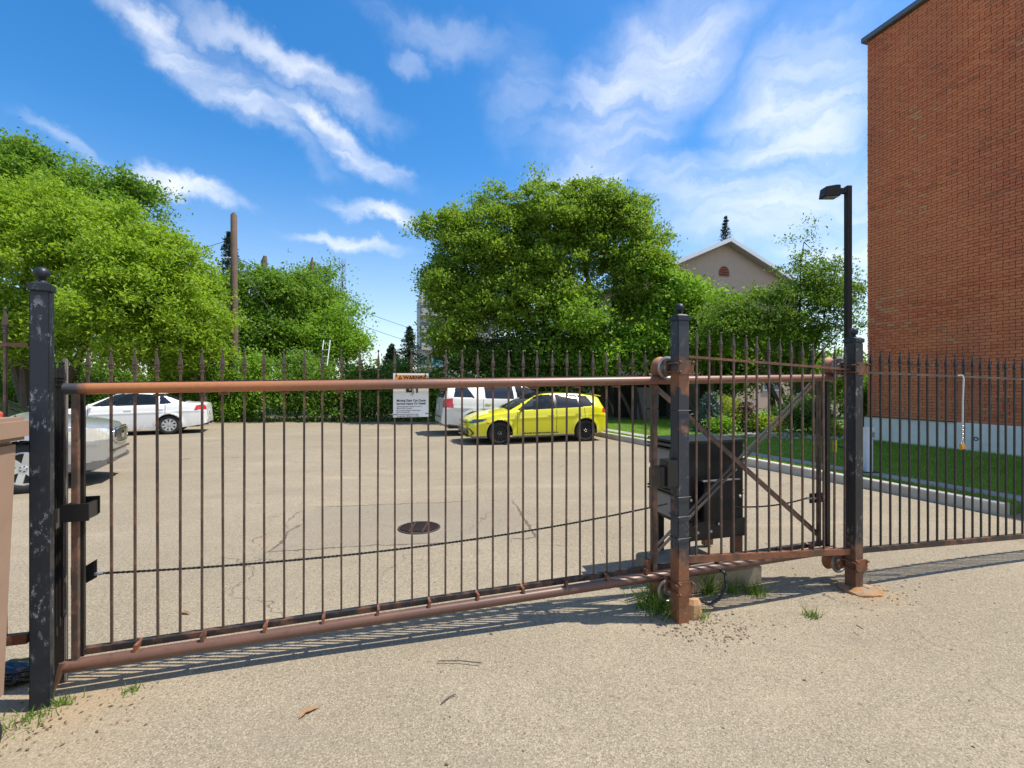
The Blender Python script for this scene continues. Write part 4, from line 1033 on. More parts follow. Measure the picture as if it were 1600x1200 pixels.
    m_ = MB(); m_.box((2.205,0,.53),(.01,.12,.10)); m_.build('emblem', M['chrome'], t, bevel=.004)
    # dashes of the side decal low on the doors, on both flanks
    for s in (-1,1):
        x = .66
        for l in (.13,.05,.10,.06,.06,.12,.05,.06,.09,.04,.05,.07,.04,.03):
            m_ = MB(); yy = P['w_at'](x)*(1-.055*(1-.14)**2.2)+.003; m_.box((x-l/2,s*yy,.30+.0),(l*.86,.012,.035)); m_.build('decal', M['ink'], t); x -= l+.012
    m_ = MB(); m_.prism([(-1.68,1.40),(-1.98,1.345),(-1.96,1.32),(-1.70,1.35)], -.56, .56); m_.build('spoiler', M['yellow'], t, bevel=.008)
    m_ = MB(); m_.lathe([(.02,-.01),(.018,.02),(.004,.05)], Matrix.Translation((-1.35,0,1.44)), 8); m_.build('antenna', M['car_black'], t)
    return t
yellow_hatch()

def white_sedan():
    D = dict(side=[('front_window', [(.78,.975),(-.33,1.0),(-.36,1.375),(-.02,1.375),(.20,1.33)]), ('rear_window', [(-.41,1.0),(-1.03,1.02),(-.98,1.335),(-.43,1.378)]), ('pillar_trim', [(-.33,1.0),(-.41,1.0),(-.43,1.378),(-.36,1.375)]), ('quarter_window', [(-1.07,1.02),(-1.40,1.05),(-1.15,1.27),(-1.03,1.315)]),
                   ('headlight', [(1.7,.76),(2.1,.62),(2.2,.64),(2.0,.76)]), ('tail_light', [(-2.02,.80),(-2.40,.82),(-2.40,1.02),(-2.10,.98)])],
             top=[('windshield', .22, 1.02, lambda x: .50+.22*max(0,x)), ('rear_glass', -1.72, -1.12, lambda x: .56)],
             doors=[('front_door', -.38, .80, .30), ('rear_door', -1.22, -.38, .30)], sill=lambda x: .225)
    P = dict(xf=2.23, xr=-2.40, axles=(1.325,-1.325), rw=.318, rr=.215, sill=.30, seams=[.80,-.38,-1.22], crease=.70,
        zc=[(2.23,.52),(2.2,.62),(2.1,.72),(1.7,.86),(1.25,.95),(1.06,.98),(.2,1.385),(-.1,1.44),(-.5,1.455),(-.9,1.42),(-1.1,1.375),(-1.74,1.09),(-1.9,1.07),(-2.25,1.06),(-2.34,1.03),(-2.37,.85),(-2.39,.6),(-2.40,.5)],
        zs=[(2.23,.48),(2.1,.64),(1.7,.80),(1.05,.91),(.6,.95),(-1.2,1.0),(-1.7,1.02),(-2.25,.99),(-2.34,.92),(-2.38,.6),(-2.40,.45)],
        zb=[(2.23,.33),(2.1,.2),(1.0,.19),(-1,.19),(-1.8,.24),(-2.2,.30),(-2.40,.36)],
        w=[(2.23,.56),(2.15,.7),(2.0,.80),(1.7,.87),(1.3,.885),(-1.4,.885),(-1.9,.86),(-2.2,.82),(-2.34,.76),(-2.40,.66)],
        wr=[(2.23,.45),(2.0,.68),(1.6,.76),(1.06,.74),(.2,.58),(-.5,.57),(-1.1,.58),(-1.74,.70),(-2.3,.70),(-2.4,.6)],
        classify=std_classify(D), both={'body','windshield','rear_glass','sill_trim'},
        mats=dict(body=M['white_car'], windshield=M['glass'], rear_glass=M['glass_dark'], front_window=M['glass'], rear_window=M['glass'], quarter_window=M['glass_dark'], headlight=M['lamp_clear'], tail_light=M['lamp_red'], front_door=M['white_car'], rear_door=M['white_car'], sill_trim=M['white_car'], pillar_trim=M['car_black']),
        handle=dict(front_door=(-.22,.84), rear_door=(-1.08,.86)), handle_mat=M['white_car'], rim=M['alloy'], spokes=9, spoke_w=.062, seats=[(.05,.36),(.05,-.36),(-.8,.35),(-.8,-.35)], mirror=(.72,1.0), mirror_mat=M['white_car'])
    rz = R(25); h = Vector((math.cos(rz), math.sin(rz), 0)); n = Vector((-h.y, h.x, 0))   # the car heads to -h
    w0 = on_ground(264, 679); mid = w0 - h*1.325 + n*.86
    t = car('sedan_car', 'white sedan with red tail lamps parked before the hedge at the left', (mid.x, mid.y, 0), rz+math.pi, P)
    for s in (-.4,.4):
        m_ = MB(); m_.tube([(-2.2,s,.27),(-2.44,s,.27)], .03, 10); m_.build('exhaust', M['chrome'], t, True)
    m_ = MB(); m_.box((-2.405,0,.72),(.012,.32,.16)); m_.build('number_plate', M['plate'], t)
white_sedan()

def white_suv():
    D = dict(side=[('front_window', [(.98,1.18),(-.05,1.20),(-.07,1.62),(.30,1.61),(.58,1.54)]), ('rear_window', [(-.15,1.20),(-1.12,1.22),(-1.16,1.27),(-1.14,1.62),(-.17,1.63)]), ('quarter_window', [(-1.50,1.24),(-2.20,1.28),(-2.12,1.56),(-1.72,1.60)]),
                   ('headlight', [(2.1,.92),(2.4,.75),(2.5,.8),(2.3,.95)]), ('tail_light', [(-2.20,.92),(-2.58,.94),(-2.58,1.20),(-2.24,1.24)]), ('wheel_cladding', [(-2.7,.1),(-1.9,.1),(-1.9,.34),(-2.7,.42)])],
             top=[('windshield', .50, 1.30, lambda x: .60+.15*max(0,x)), ('rear_glass', -2.50, -2.36, lambda x: .62)],
             doors=[('front_door', -.11, 1.05, .36), ('rear_door', -1.22, -.11, .36)], sill=lambda x: .34)
    P = dict(xf=2.52, xr=-2.58, axles=(1.51,-1.51), rw=.37, rr=.245, sill=.36, seams=[1.05,-.11,-1.22], crease=.66, archgap=.07,
        zc=[(2.52,.7),(2.48,.85),(2.35,1.0),(1.9,1.10),(1.5,1.15),(1.32,1.17),(.5,1.60),(.2,1.68),(-.4,1.72),(-1.4,1.71),(-2.1,1.68),(-2.34,1.64),(-2.38,1.56),(-2.52,1.22),(-2.54,1.0),(-2.57,.75),(-2.58,.6)],
        zs=[(2.52,.62),(2.35,.90),(1.9,1.0),(1.3,1.08),(.9,1.14),(-1.2,1.20),(-2.2,1.24),(-2.50,1.12),(-2.56,.7),(-2.58,.55)],
        zb=[(2.52,.42),(2.3,.28),(1.0,.28),(-1,.28),(-2.0,.30),(-2.4,.36),(-2.58,.42)],
        w=[(2.52,.62),(2.4,.80),(2.1,.94),(1.6,.995),(-1.6,.995),(-2.2,.96),(-2.45,.91),(-2.54,.86),(-2.58,.78)],
        wr=[(2.52,.5),(2.2,.8),(1.32,.84),(.5,.68),(-.4,.68),(-2.1,.66),(-2.36,.68),(-2.52,.80),(-2.58,.7)],
        classify=std_classify(D), both={'body','windshield','rear_glass','sill_trim'},
        mats=dict(body=M['pearl'], windshield=M['glass'], rear_glass=M['glass_dark'], front_window=M['glass'], rear_window=M['glass_dark'], quarter_window=M['glass_dark'], headlight=M['lamp_clear'], tail_light=M['lamp_red'], front_door=M['pearl'], rear_door=M['pearl'], sill_trim=M['car_grey'], wheel_cladding=M['car_grey']),
        handle=dict(front_door=(.08,1.02), rear_door=(-1.05,1.04)), handle_mat=M['chrome'], rim=M['alloy'], spokes=6, spoke_w=.06, seats=[(.2,.4),(.2,-.4)], mirror=(.95,1.2), mirror_mat=M['pearl'], cat='suv')
    corner = at(697, 600, 15.3); corner.z = 0; n = Vector((-U.y, U.x, 0)); mid = corner + U*2.45 + n*.93
    t = car('suv_car', 'pearl white SUV with red tail lamps parked beyond the yellow hatchback', (mid.x, mid.y, 0), math.atan2(U.y, U.x), P)
    for s in (-1,1):
        m_ = MB(); m_.tube([(.2,s*.66,1.70),(-.4,s*.66,1.755),(-1.6,s*.65,1.75),(-2.1,s*.64,1.70)], .018, 8); m_.build('roof_rail', M['car_grey'], t, True)
        for k in range(6):
            m_ = MB(); m_.box((-1.28-.05*k, s*(.965), 1.165),(.035,.012,.03)); m_.build('badge_letter', M['chrome'], t)
    m_ = MB(); m_.box((-2.585,0,.92),(.015,.34,.17)); m_.build('number_plate', M['plate'], t)
    m_ = MB(); m_.box((-2.59,0,.62),(.03,1.3,.05)); m_.build('bumper_step', M['car_grey'], t)
    m_ = MB(); m_.box((-2.40,0,1.66),(.16,1.2,.03)); m_.build('spoiler', M['pearl'], t, bevel=.008)
    for s in (-.5,.5):
        m_ = MB(); m_.tube([(-2.3,s,.36),(-2.6,s,.36)], .035, 10); m_.build('exhaust', M['chrome'], t, True)
white_suv()

def silver_suv():
    D = dict(side=[('front_window', [(.90,1.20),(-.05,1.22),(-.07,1.62),(.30,1.61),(.55,1.54)]), ('rear_window', [(-.15,1.22),(-1.12,1.22),(-1.14,1.62),(-.17,1.63)]), ('quarter_window', [(-1.25,1.24),(-2.05,1.28),(-1.95,1.58),(-1.25,1.61)]),
                   ('headlight', [(1.92,.79),(2.16,.755),(2.42,.76),(2.42,.90),(2.32,.955),(2.06,.97),(1.92,.90)]), ('tail_light', [(-2.1,.9),(-2.4,.9),(-2.4,1.3),(-2.15,1.3)]), ('lower_cladding', [(2.5,.1),(1.9,.1),(1.9,.40),(2.5,.42)])],
             top=[('windshield', .42, 1.22, lambda x: .60+.18*max(0,x)), ('rear_glass', -2.38, -2.2, lambda x: .62)],
             doors=[('front_door', -.11, .98, .36), ('rear_door', -1.12, -.11, .36)], sill=lambda x: .36)
    P = dict(xf=2.45, xr=-2.42, axles=(1.46,-1.46), rw=.385, rr=.265, sill=.36, seams=[.98,-.11,-1.12], crease=.62, archgap=.06,
        zc=[(2.45,.70),(2.43,.86),(2.36,.99),(2.2,1.06),(1.9,1.12),(1.5,1.18),(1.24,1.21),(.42,1.60),(.1,1.68),(-.4,1.72),(-1.4,1.71),(-2.1,1.66),(-2.2,1.6),(-2.38,1.25),(-2.41,.9),(-2.42,.6)],
        zs=[(2.45,.60),(2.42,.80),(2.3,.95),(1.9,1.02),(1.3,1.09),(.9,1.15),(-1.2,1.20),(-2.1,1.24),(-2.36,1.12),(-2.42,.55)],
        zb=[(2.45,.36),(2.3,.28),(1.0,.28),(-1,.28),(-2.0,.30),(-2.42,.42)],
        w=[(2.45,.30),(2.43,.46),(2.37,.61),(2.27,.75),(2.1,.87),(1.85,.945),(1.5,.97),(-1.6,.97),(-2.2,.93),(-2.42,.78)],
        wr=[(2.45,.25),(2.3,.58),(1.9,.80),(1.24,.82),(.42,.66),(-.4,.66),(-2.1,.64),(-2.36,.76),(-2.42,.7)],
        classify=std_classify(D), both={'body','windshield','rear_glass','sill_trim'},
        mats=dict(body=M['silver'], windshield=M['glass'], rear_glass=M['glass_dark'], front_window=M['glass'], rear_window=M['glass'], quarter_window=M['glass_dark'], headlight=M['lamp_clear'], tail_light=M['lamp_red'], front_door=M['silver'], rear_door=M['silver'], sill_trim=M['car_grey'], lower_cladding=M['car_grey']),
        handle=dict(front_door=(.05,1.0), rear_door=(-.95,1.02)), handle_mat=M['silver'], rim=M['alloy'], spokes=6, spoke_w=.085, seats=[(.1,.4),(.1,-.4)], mirror=(.88,1.22), mirror_mat=M['silver'], cat='suv')
    rz = R(27); h = Vector((math.cos(rz), math.sin(rz), 0)); n = Vector((-h.y, h.x, 0))
    w0 = on_ground(36, 772); mid = w0 - h*1.46 + n*.945
    t = car('suv_car', 'silver SUV with a chrome slatted grille nosing in behind the left gate post', (mid.x, mid.y, 0), rz, P)
    # grille: chrome ring, dark backing, vertical slats, oval badge
    def grille_pt(y, z): return (2.458-.042*(abs(y)/.46)**2, y, z)
    ring = []
    for k in range(28):
        a = 2*math.pi*k/28; y = .44*math.copysign(abs(math.cos(a))**.75, math.cos(a)); z = .81+.135*math.copysign(abs(math.sin(a))**.75, math.sin(a)); ring.append((y,z))
    m_ = MB(); m_.tube([Vector(grille_pt(y,z))+Vector((.012,0,0)) for y,z in ring]+[Vector(grille_pt(*ring[0]))+Vector((.012,0,0))], .02, 8); m_.build('grille_surround', M['chrome'], t, True)
    m_ = MB(); m_.add([Vector(grille_pt(y,z))+Vector((.006,0,0)) for y,z in ring], [tuple(range(28))]); m_.build('grille', M['car_black'], t)
    for k in range(17):
        y = -.40+.05*k; hz = .125*max(.3,(1-(abs(y)/.47)**3))
        p = Vector(grille_pt(y,.81)); m_ = MB(); m_.bar(p+Vector((.012,0,-hz)), p+Vector((.012,0,hz)), .016, .02); m_.build('slat', M['chrome'], t)
    m_ = MB(); m_.lathe([(.085,0),(.085,.014),(.06,.022)], Matrix.Translation((2.462,0,.81)) @ Matrix.Rotation(R(90),4,'Y'), 24); bd = m_.build('badge', M['chrome'], t, True)
    m_ = MB(); m_.box((2.445,0,.56),(.03,1.0,.03)); m_.build('bumper_groove', M['car_black'], t)
    m_ = MB(); m_.box((2.40,0,.40),(.10,1.1,.10)); m_.build('air_intake', M['car_grey'], t, bevel=.02)
    m_ = MB(); m_.tube([(1.30,-.74,1.17),(1.28,-.74,1.50)], .004, 5); m_.lathe([(.02,0),(.012,.05)], Matrix.Translation((1.30,-.74,1.15)), 8); m_.build('antenna', M['car_black'], t)
silver_suv()

# ------------------------------------------------------------------ the gate
GL = Vector((-2.42, 2.60, 0)); GR = Vector((2.82, 4.18, 0)); GD = (GR-GL).normalized(); GLEN = (GR-GL).length; GA = math.atan2(GD.y, GD.x)
GN = Vector((-GD.y, GD.x, 0))                              # away from the camera
SL = .0152                                                 # the gate climbs a little to the right
ZB, ZT = .154, 1.672
gate = thing('sliding_gate', 'long rusty steel sliding gate with spear-topped bars across the driveway', 'gate', (GL.x, GL.y, 0), GA)
def gz(x): return SL*x

def spear_mesh(mat):
    m_ = MB(); a = .0105
    m_.box((0,0,-.004),(.023,.023,.010)); m_.box((0,0,.010),(.017,.017,.010)); m_.box((0,0,.022),(.025,.025,.009))
    prof = [(.012,.027),(.0175,.034),(.008,.085),(.003,.112)]
    n = 4
    m_.lathe(prof, Matrix.Rotation(R(45),4,'Z'), 4); m_.lathe([(.004,.110),(.008,.116),(.008,.122),(.003,.128)], None, 6)
    m_.v = [(x*.86,y*.86,z) for x,y,z in m_.v]; return m_.mesh('finial', mat)
SPEAR = {'bar': spear_mesh(M['bar']), 'bar_black': spear_mesh(M['bar_black'])}
_pk = {}
def picket(parent, x, y, z0, z1, mat='bar', w=.0118, lean=0.0):
    """a bar from z0 to z1 whose spear head ends at z1"""
    L_ = round(z1-z0-.128, 2)
    if (L_, mat, w) not in _pk:
        m_ = MB(); m_.box((0,0,L_/2),(w,w,L_)); _pk[(L_, mat, w)] = m_.mesh('picket', M[mat])
    o = link('picket', _pk[(L_, mat, w)], parent); o.location = (x, y, z0); o.rotation_euler = (random.uniform(-.003,.003), lean+random.uniform(-.004,.004), 0)
    f = link('finial', SPEAR[mat], o); f.location = (0,0,L_); return o

def gbar(name, x0, z0, x1, z1, y, w, h, mat, parent=gate, bevel=0):
    m_ = MB(); m_.bar((x0,y,z0+gz(x0)),(x1,y,z1+gz(x1)),w,h); return m_.build(name, M[mat], parent, bevel=bevel)
GX = GLEN
m_ = MB(); m_.tube([(-.03,0,ZT+gz(0)), (GX*.5,0,ZT+gz(GX*.5)), (GX+.03,0,ZT+gz(GX))], .031, 16); m_.build('top_pipe', M['pipe_top'], gate, True)
m_ = MB(); m_.tube([(-.03,0,ZB+gz(0)), (GX*.5,0,ZB+gz(GX*.5)), (GX+.03,0,ZB+gz(GX))], .034, 16); m_.build('bottom_pipe', M['pipe_low'], gate, True)
PY = .062                                                  # bars stand behind the pipes
gbar('top_rail', .0, ZT+.022, GX*.69, ZT+.022, PY, .032, .032, 'rail')
gbar('bottom_rail', .0, ZB+.045, GX, ZB+.045, PY, .040, .034, 'rail')
for i in range(33):
    u = .0085+i*(.665-.0085)/32; x = u*GLEN
    if i == 0: z0 = ZT+.03
    else: z0 = ZB+.06
    picket(gate, x, PY, z0+gz(x), 1.905+gz(x)*.98)
for i in range(16):
    x = .30+.33*i
    m_ = MB(); m_.box((x,.005,ZB+.045+gz(x)),(.016,.05,.045), Matrix.Rotation(R(random.uniform(-14,14)),3,'Y')); m_.bar((x,-.004,ZB+.03+gz(x)),(x+.004,PY,ZB+.065+gz(x)),.014,.014); m_.build('clip', M['rust'], gate)
    if x < GX*.69 and abs(x+.1-.315*GX) > .16: 
        m_ = MB(); m_.box((x+.1,PY*.7,ZT-.040+gz(x)),(.05,.05,.014)); m_.build('hanger_tab', M['rust'], gate)
# uprights
gbar('end_upright', .020, ZB, .020, ZT, .0, .030, .030, 'bar', bevel=.003)
gbar('end_upright', .026, ZB+.02, .026, ZT, PY-.01, .024, .024, 'bar_black', bevel=.003)
xm = .676*GLEN
gbar('middle_upright', xm, ZB+.02, xm, ZT-.02, PY-.02, .042, .042, 'bar', bevel=.003)
gbar('tail_upright', GX-.01, ZB+.02, GX-.01, ZT-.02, PY-.02, .045, .045, 'bar_black', bevel=.003)
gbar('tail_upright', GX-.075, ZB+.02, GX-.075, ZT-.02, PY-.0, .03, .03, 'bar', bevel=.003)
m_ = MB(); m_.tube([(GX+.035,PY,ZB+.05+gz(GX)),(GX+.035,PY,ZT-.06+gz(GX))], .008, 8); m_.build('conduit', M['galv'], gate, True)
for k, off in enumerate((0, .035)):
    gbar('cross_brace', xm+.02+off, ZT-.05, GX-.05, ZB+.09+off, PY+.01+.02*k, .018, .022, 'bar')
    gbar('cross_brace', xm+.02, ZB+.09+off, GX-.05-off, ZT-.05, PY+.055+.02*k, .014, .018, 'brace')
m_ = MB(); m_.box((xm-.06,.04,ZB+.07+gz(xm)),(.035,.04,.11)); m_.build('stop_stub', M['rust'], gate)
# bottom corner hook
m_ = MB(); m_.tube([(-.03,-.02,ZB+.03),(-.045,-.035,.10),(-.07,-.04,.03)], [.016,.014,.010], 6); m_.build('corner_hook', M['rust'], gate, True)
# catch plates on the left upright, chain brackets
zc1 = at(125,798,2.62).z
m_ = MB(); m_.box((.035,-.035,zc1),(.125,.012,.095)); m_.box((.08,.03,zc1+.0),(.010,.12,.09)); m_.box((.0,.02,zc1),(.012,.1,.10)); m_.box((.050,.09,zc1+.012),(.08,.012,.10)); m_.build('catch_plate', M['black_metal'], gate, bevel=.002)
zc2 = .61
m_ = MB(); m_.box((-.018,.105,zc2),(.068,.008,.10)); m_.prism([(0,0),(.055,.03),(.055,.135),(0,.10)], -.004, .004, Matrix.Translation((.014,.105,zc2-.05))); cb_ = m_.build('chain_bracket', M['black_metal'], gate)
for (dx, dz) in ((-.045,.03),(-.045,-.03),(.0,.03),(.0,-.03)):
    m_ = MB(); m_.lathe([(.007,0),(.007,.008),(.004,.011)], Matrix.Translation((.005+dx,.100,zc2+dz)) @ Matrix.Rotation(R(90),4,'X'), 6); m_.build('bolt', M['bolt'], cb_)
m_ = MB(); m_.tube([(.06,.105,zc2),(.10,.105,zc2)], .010, 8); m_.build('tension_bolt', M['galv'], cb_, True)
zc3 = at(1285,782,4.15).z
m_ = MB(); m_.box((GX-.06,.09,zc3),(.17,.01,.085)); cb2 = m_.build('chain_bracket', M['black_metal'], gate)
for (dx, dz) in ((.03,.025),(.03,-.025)):
    m_ = MB(); m_.lathe([(.006,0),(.006,.008),(.004,.011)], Matrix.Translation((GX-.05+dx,.085,zc3+dz)) @ Matrix.Rotation(R(90),4,'X'), 6); m_.build('bolt', M['bolt'], cb2)
m_ = MB(); m_.tube([(GX-.17,.105,zc3),(GX-.09,.078,zc3)], .011, 8); m_.build('tension_bolt', M['galv'], cb2, True)
# drive chain: links, sagging from bracket to operator and on to the tail
cb_chain = MB(); xo = .77*GLEN
def chain(p0, p1, sag, mb):
    n = int((p1-p0).length/.0127)
    for k in range(n):
        u = (k+.5)/n; p = p0.lerp(p1, u)-Vector((0,0,sag*4*u*(1-u))); 
        if k % 2: mb.box(p, (.0150,.0075,.0125))
        else: mb.box(p, (.0125,.0120,.0075))
chain(Vector((.10,.105,zc2)), Vector((xo-.35,.105,.735)), .085, cb_chain); cb_chain.build('drive_chain', M['bar_black'], gate); cb_chain = MB(); chain(Vector((xo+.30,.105,.665)), Vector((GX-.16,.105,zc3)), .03, cb_chain)
cb_chain.build('drive_chain', M['bar_black'], gate)

# warning sign hung behind the top pipe
def local_gate(p): return Matrix.Rotation(-GA,4,'Z') @ (p-GL)
def sign():
    uc = local_gate(at(643.5, 618, 3.105)); x = uc.x; zt = at(643.5, 583, 3.09).z; zb_ = at(643.5, 653, 3.09).z; w_ = .232
    y = PY-.022; M3 = Matrix.Rotation(GA,4,'Z'); o = GL + M3 @ Vector((x, y, 0))
    s_ = thing('warning_sign', 'white and orange WARNING moving gate sign tied to the gate bars', 'sign', (o.x, o.y, 0), GA)
    h = zt-zb_; m_ = MB(); m_.box((0,0,(zt+zb_)/2),(w_,.004,h)); m_.build('panel', M['sign_white'], s_, bevel=.001)
    m_ = MB(); m_.box((.0,-.0028,zt-.037),(w_*.88,.0016,.054)); ob = m_.build('orange_band', M['sign_orange'], s_)
    m_ = MB(); m_.prism([(-.086,zt-.040),(-.056,zt-.040),(-.071,zt-.013)], -.0046, -.0036); m_.build('hazard_triangle', M['ink'], ob)
    m_ = MB(); m_.box((-.071,-.0052,zt-.029),(.003,.001,.012)); m_.box((-.071,-.0052,zt-.0375),(.003,.001,.003)); m_.build('exclamation_mark', M['sign_orange'], ob)
    def txt(body, size, xx, zz, mat, name='lettering', bold=0.0, par=s_):
        c = bpy.data.curves.new(name, 'FONT'); c.body = body; c.size = size; c.extrude = .0004; c.offset = bold; c.align_x = 'LEFT'; c.materials.append(mat)
        tmp = bpy.data.objects.new('tmp', c); COL.objects.link(tmp); me_ = bpy.data.meshes.new_from_object(tmp.evaluated_get(bpy.context.evaluated_depsgraph_get())); bpy.data.objects.remove(tmp); me_.materials.clear(); me_.materials.append(mat); t_ = link(name, me_, par); t_.location = (xx, -.0040, zz); t_.rotation_euler = (R(90),0,0); return t_
    txt('WARNING', .034, -.050, zt-.039, M['ink'], bold=.0014)
    # figure and gate leaf pictogram
    m_ = MB(); zp = zt-.105
    m_.box((-.012,-.0030,zp),(.040,.001,.046)); m_.box((.040,-.0030,zp),(.012,.001,.052)); m_.bar((.020,-.003,zp+.03),(.016,-.003,zp-.03),.008,.001); m_.bar((.016,-.003,zp-.02),(-.006,-.003,zp-.042),.006,.001); m_.bar((.014,-.003,zp-.02),(.010,-.003,zp-.050),.006,.001)
    m_.build('pictogram', M['ink'], s_)
    m_ = MB(); m_.box((-.006,-.0036,zp-.004),(.014,.001,.008)); m_.build('pictogram_window', M['sign_white'], s_)
    m_ = MB(); m_.box((0,-.0028,zp-.068),(w_*.84,.001,.0012)); m_.build('rule', M['sign_grey'], s_)
    z0 = zt-.188
    txt('Moving Gate Can Cause', .0195, -.094, z0, M['ink'], bold=.0004); txt('Serious Injury Or Death', .0195, -.094, z0-.020, M['ink'], bold=.0004)
    for k, ln in enumerate(['Operate gate only when gate area is in', 'sight and free of people.', 'Do not allow children to play in gate', 'area or operate gate.', 'Do not stand in gate path or walk', 'through path while gate is moving.']):
        txt(ln, .0105, -.094, z0-.036-.0115*k-.003*(k//2), M['ink'])
    for (xx, zz) in ((-.095,zt-.012),(.095,zt-.012),(-.105,zb_+.018),(.105,zb_+.022)):
        m_ = MB(); m_.box((xx,-.003,zz),(.022 if zz < 1.6 else .006,.004,.004 if zz < 1.6 else .02)); m_.build('zip_tie', M['ink'], s_)
sign()

# posts
def gate_post(label, px, Y, base_z, h, mat, w=.104, rz=GA, yoff=0):
    p = at(px, 600, Y); t = thing('gate_post', label, 'post', (p.x, p.y, base_z), rz, 'square posts of the driveway gate')
    m_ = MB(); m_.box((0,0,h/2-.05),(w,w,h+.1)); m_.build('post_body', mat, t, bevel=.006)
    m_ = MB(); m_.box((0,0,h+.018),(w+.014,w+.014,.036)); m_.box((0,0,h+.042),(w+.0,w+.0,.014), taper=.7); m_.build('cap', M['black_paint'], t, bevel=.004)
    m_ = MB(); m_.lathe([(.018,h+.045),(.024,h+.05),(.014,h+.062),(.018,h+.068)]+[(.034*math.sin(a), h+.098-.034*math.cos(a)) for a in np.linspace(.55,3.0,9)], None, 18); m_.build('ball_finial', M['black_paint'], t, True)
    return t
zL = 0.0; hL = at(65,456,2.5).z
postL = gate_post('tall black square post with chipped paint at the left of the gate', 65.5, 2.50, zL, hL, M['black_paint'], .080, R(30))
pC = at(1062,600,3.5); zC = gh(pC.x,pC.y); hC = at(1062,502,3.5).z-zC
postC = gate_post('rust-streaked square post with rollers in the middle of the gate', 1062, 3.50, zC, hC, M['post_worn'], .098)
pR = at(1334,600,4.02); zR = gh(pR.x,pR.y); hR = at(1334,536,4.02).z-zR
postR = gate_post('dark square post on a rusty round footing at the right of the gate', 1334, 4.02, zR, hR, M['post_dark'], .096)
m_ = MB(); m_.box((.056,-.0,.98),(.012,.05,.1)); m_.build('weld_plate', M['black_metal'], postL)

def rollers(post, pz, zs_, label_side):
    for (zz, top) in zs_:
        z = zz-pz
        m_ = MB(); m_.box((.0,-.058,z),(.115,.012,.105)); m_.prism([(.056,-.05),(.075,-.015),(.075,.045),(.056,.05)], -.064, -.05, Matrix.Translation((0,0,z))); b_ = m_.build('clamp_plate', M['rust'], post, bevel=.002)
        for sx in (-.045,.064):
            for sz in (-.036,.036):
                if sx > .05 and sz < 0: continue
                m_ = MB(); m_.lathe([(.011,0),(.011,.010),(.006,.013),(.006,.022)], Matrix.Translation((sx,-.064,z+sz)) @ Matrix.Rotation(R(90),4,'X'), 6); m_.build('bolt', M['rust'], b_)
        m_ = MB()
        for sx in (-.066,.066): m_.tube([(sx,-.07,z+.03),(sx,.10,z+.03)], .007, 6); m_.tube([(sx,-.07,z-.03),(sx,.10,z-.03)], .007, 6)
        m_.box((0,.062,z),(.15,.012,.105)); m_.build('threaded_rod', M['rust'], post)
        zr = (ZT+.095 if top else ZB-.10)
        xl = local_gate(Vector((post.location.x, post.location.y, 0))).x; zr = zr+gz(xl)-pz
        dy = -local_gate(Vector((post.location.x, post.location.y, 0))).y
        m_ = MB(); m_.tube([(0,.06,z),(0,dy-.03,zr)] if abs(zr-z) > .01 else [(0,.06,z),(0,dy-.02,z)], .016, 10); m_.build('axle', M['galv'], post, True)
        Mx = Matrix.Translation((0,dy,zr)) @ Matrix.Rotation(R(90),4,'X')
        m_ = MB(); m_.lathe([(.060,-.052),(.088,-.050),(.090,-.044),(.066,-.012),(.066,.012),(.090,.044),(.088,.046)], Mx, 28); ro = m_.build('roller', M['roller_rust'], post, True)
        m_ = MB(); m_.lathe([(.088,.044),(.090,.050),(.074,.054),(.068,.046),(.034,.046),(.032,.056),(.014,.056)], Mx, 28); m_.build('roller_face', M['galv'], ro, True)
        m_ = MB(); m_.lathe([(.014,.05),(.014,.075),(.008,.08)], Mx, 6); m_.build('hub_nut', M['galv'], ro)
rollers(postC, zC, [(at(1062,574,3.45).z, True), (at(1062,920,3.45).z, False)], 'C')
rollers(postR, zR, [(at(1336,576,3.97).z, True), (at(1336,884,3.97).z, False)], 'R')
for z in (.62,.78,.92,1.55):
    m_ = MB(); m_.tube([(.055*a,.055*b,z+random.uniform(-.004,.004)) for a,b in ((-1,-1),(1,-1),(1,1),(-1,1),(-1,-1))], .0025, 5); m_.build('tie_wire', M['rubber'], postC)
# black catch box on the centre post
zk = at(1040,735,3.55).z-zC
m_ = MB(); m_.box((-.095,-.0,zk),(.09,.10,.19)); m_.box((-.155,.015,zk-.03),(.05,.09,.15)); m_.build('catch_box', M['black_metal'], postC, bevel=.003)
# footing of the right post
m_ = MB(); m_.lathe([(.165,-.06),(.155,.010),(.12,.022),(.06,.03)], Matrix.Translation((.02,-.03,0)), 22); fo_ = m_.build('footing', M['footing'], postR, True)
for v_ in fo_.data.vertices: v_.co.x += random.gauss(0,.008); v_.co.y += random.gauss(0,.008); v_.co.z += random.gauss(0,.003)
for v_ in bpy.data.objects['footing.001' if 'footing.001' in bpy.data.objects else 'footing'].data.vertices:
    v_.co.x += random.gauss(0,.008); v_.co.y += random.gauss(0,.008); v_.co.z += random.gauss(0,.003)

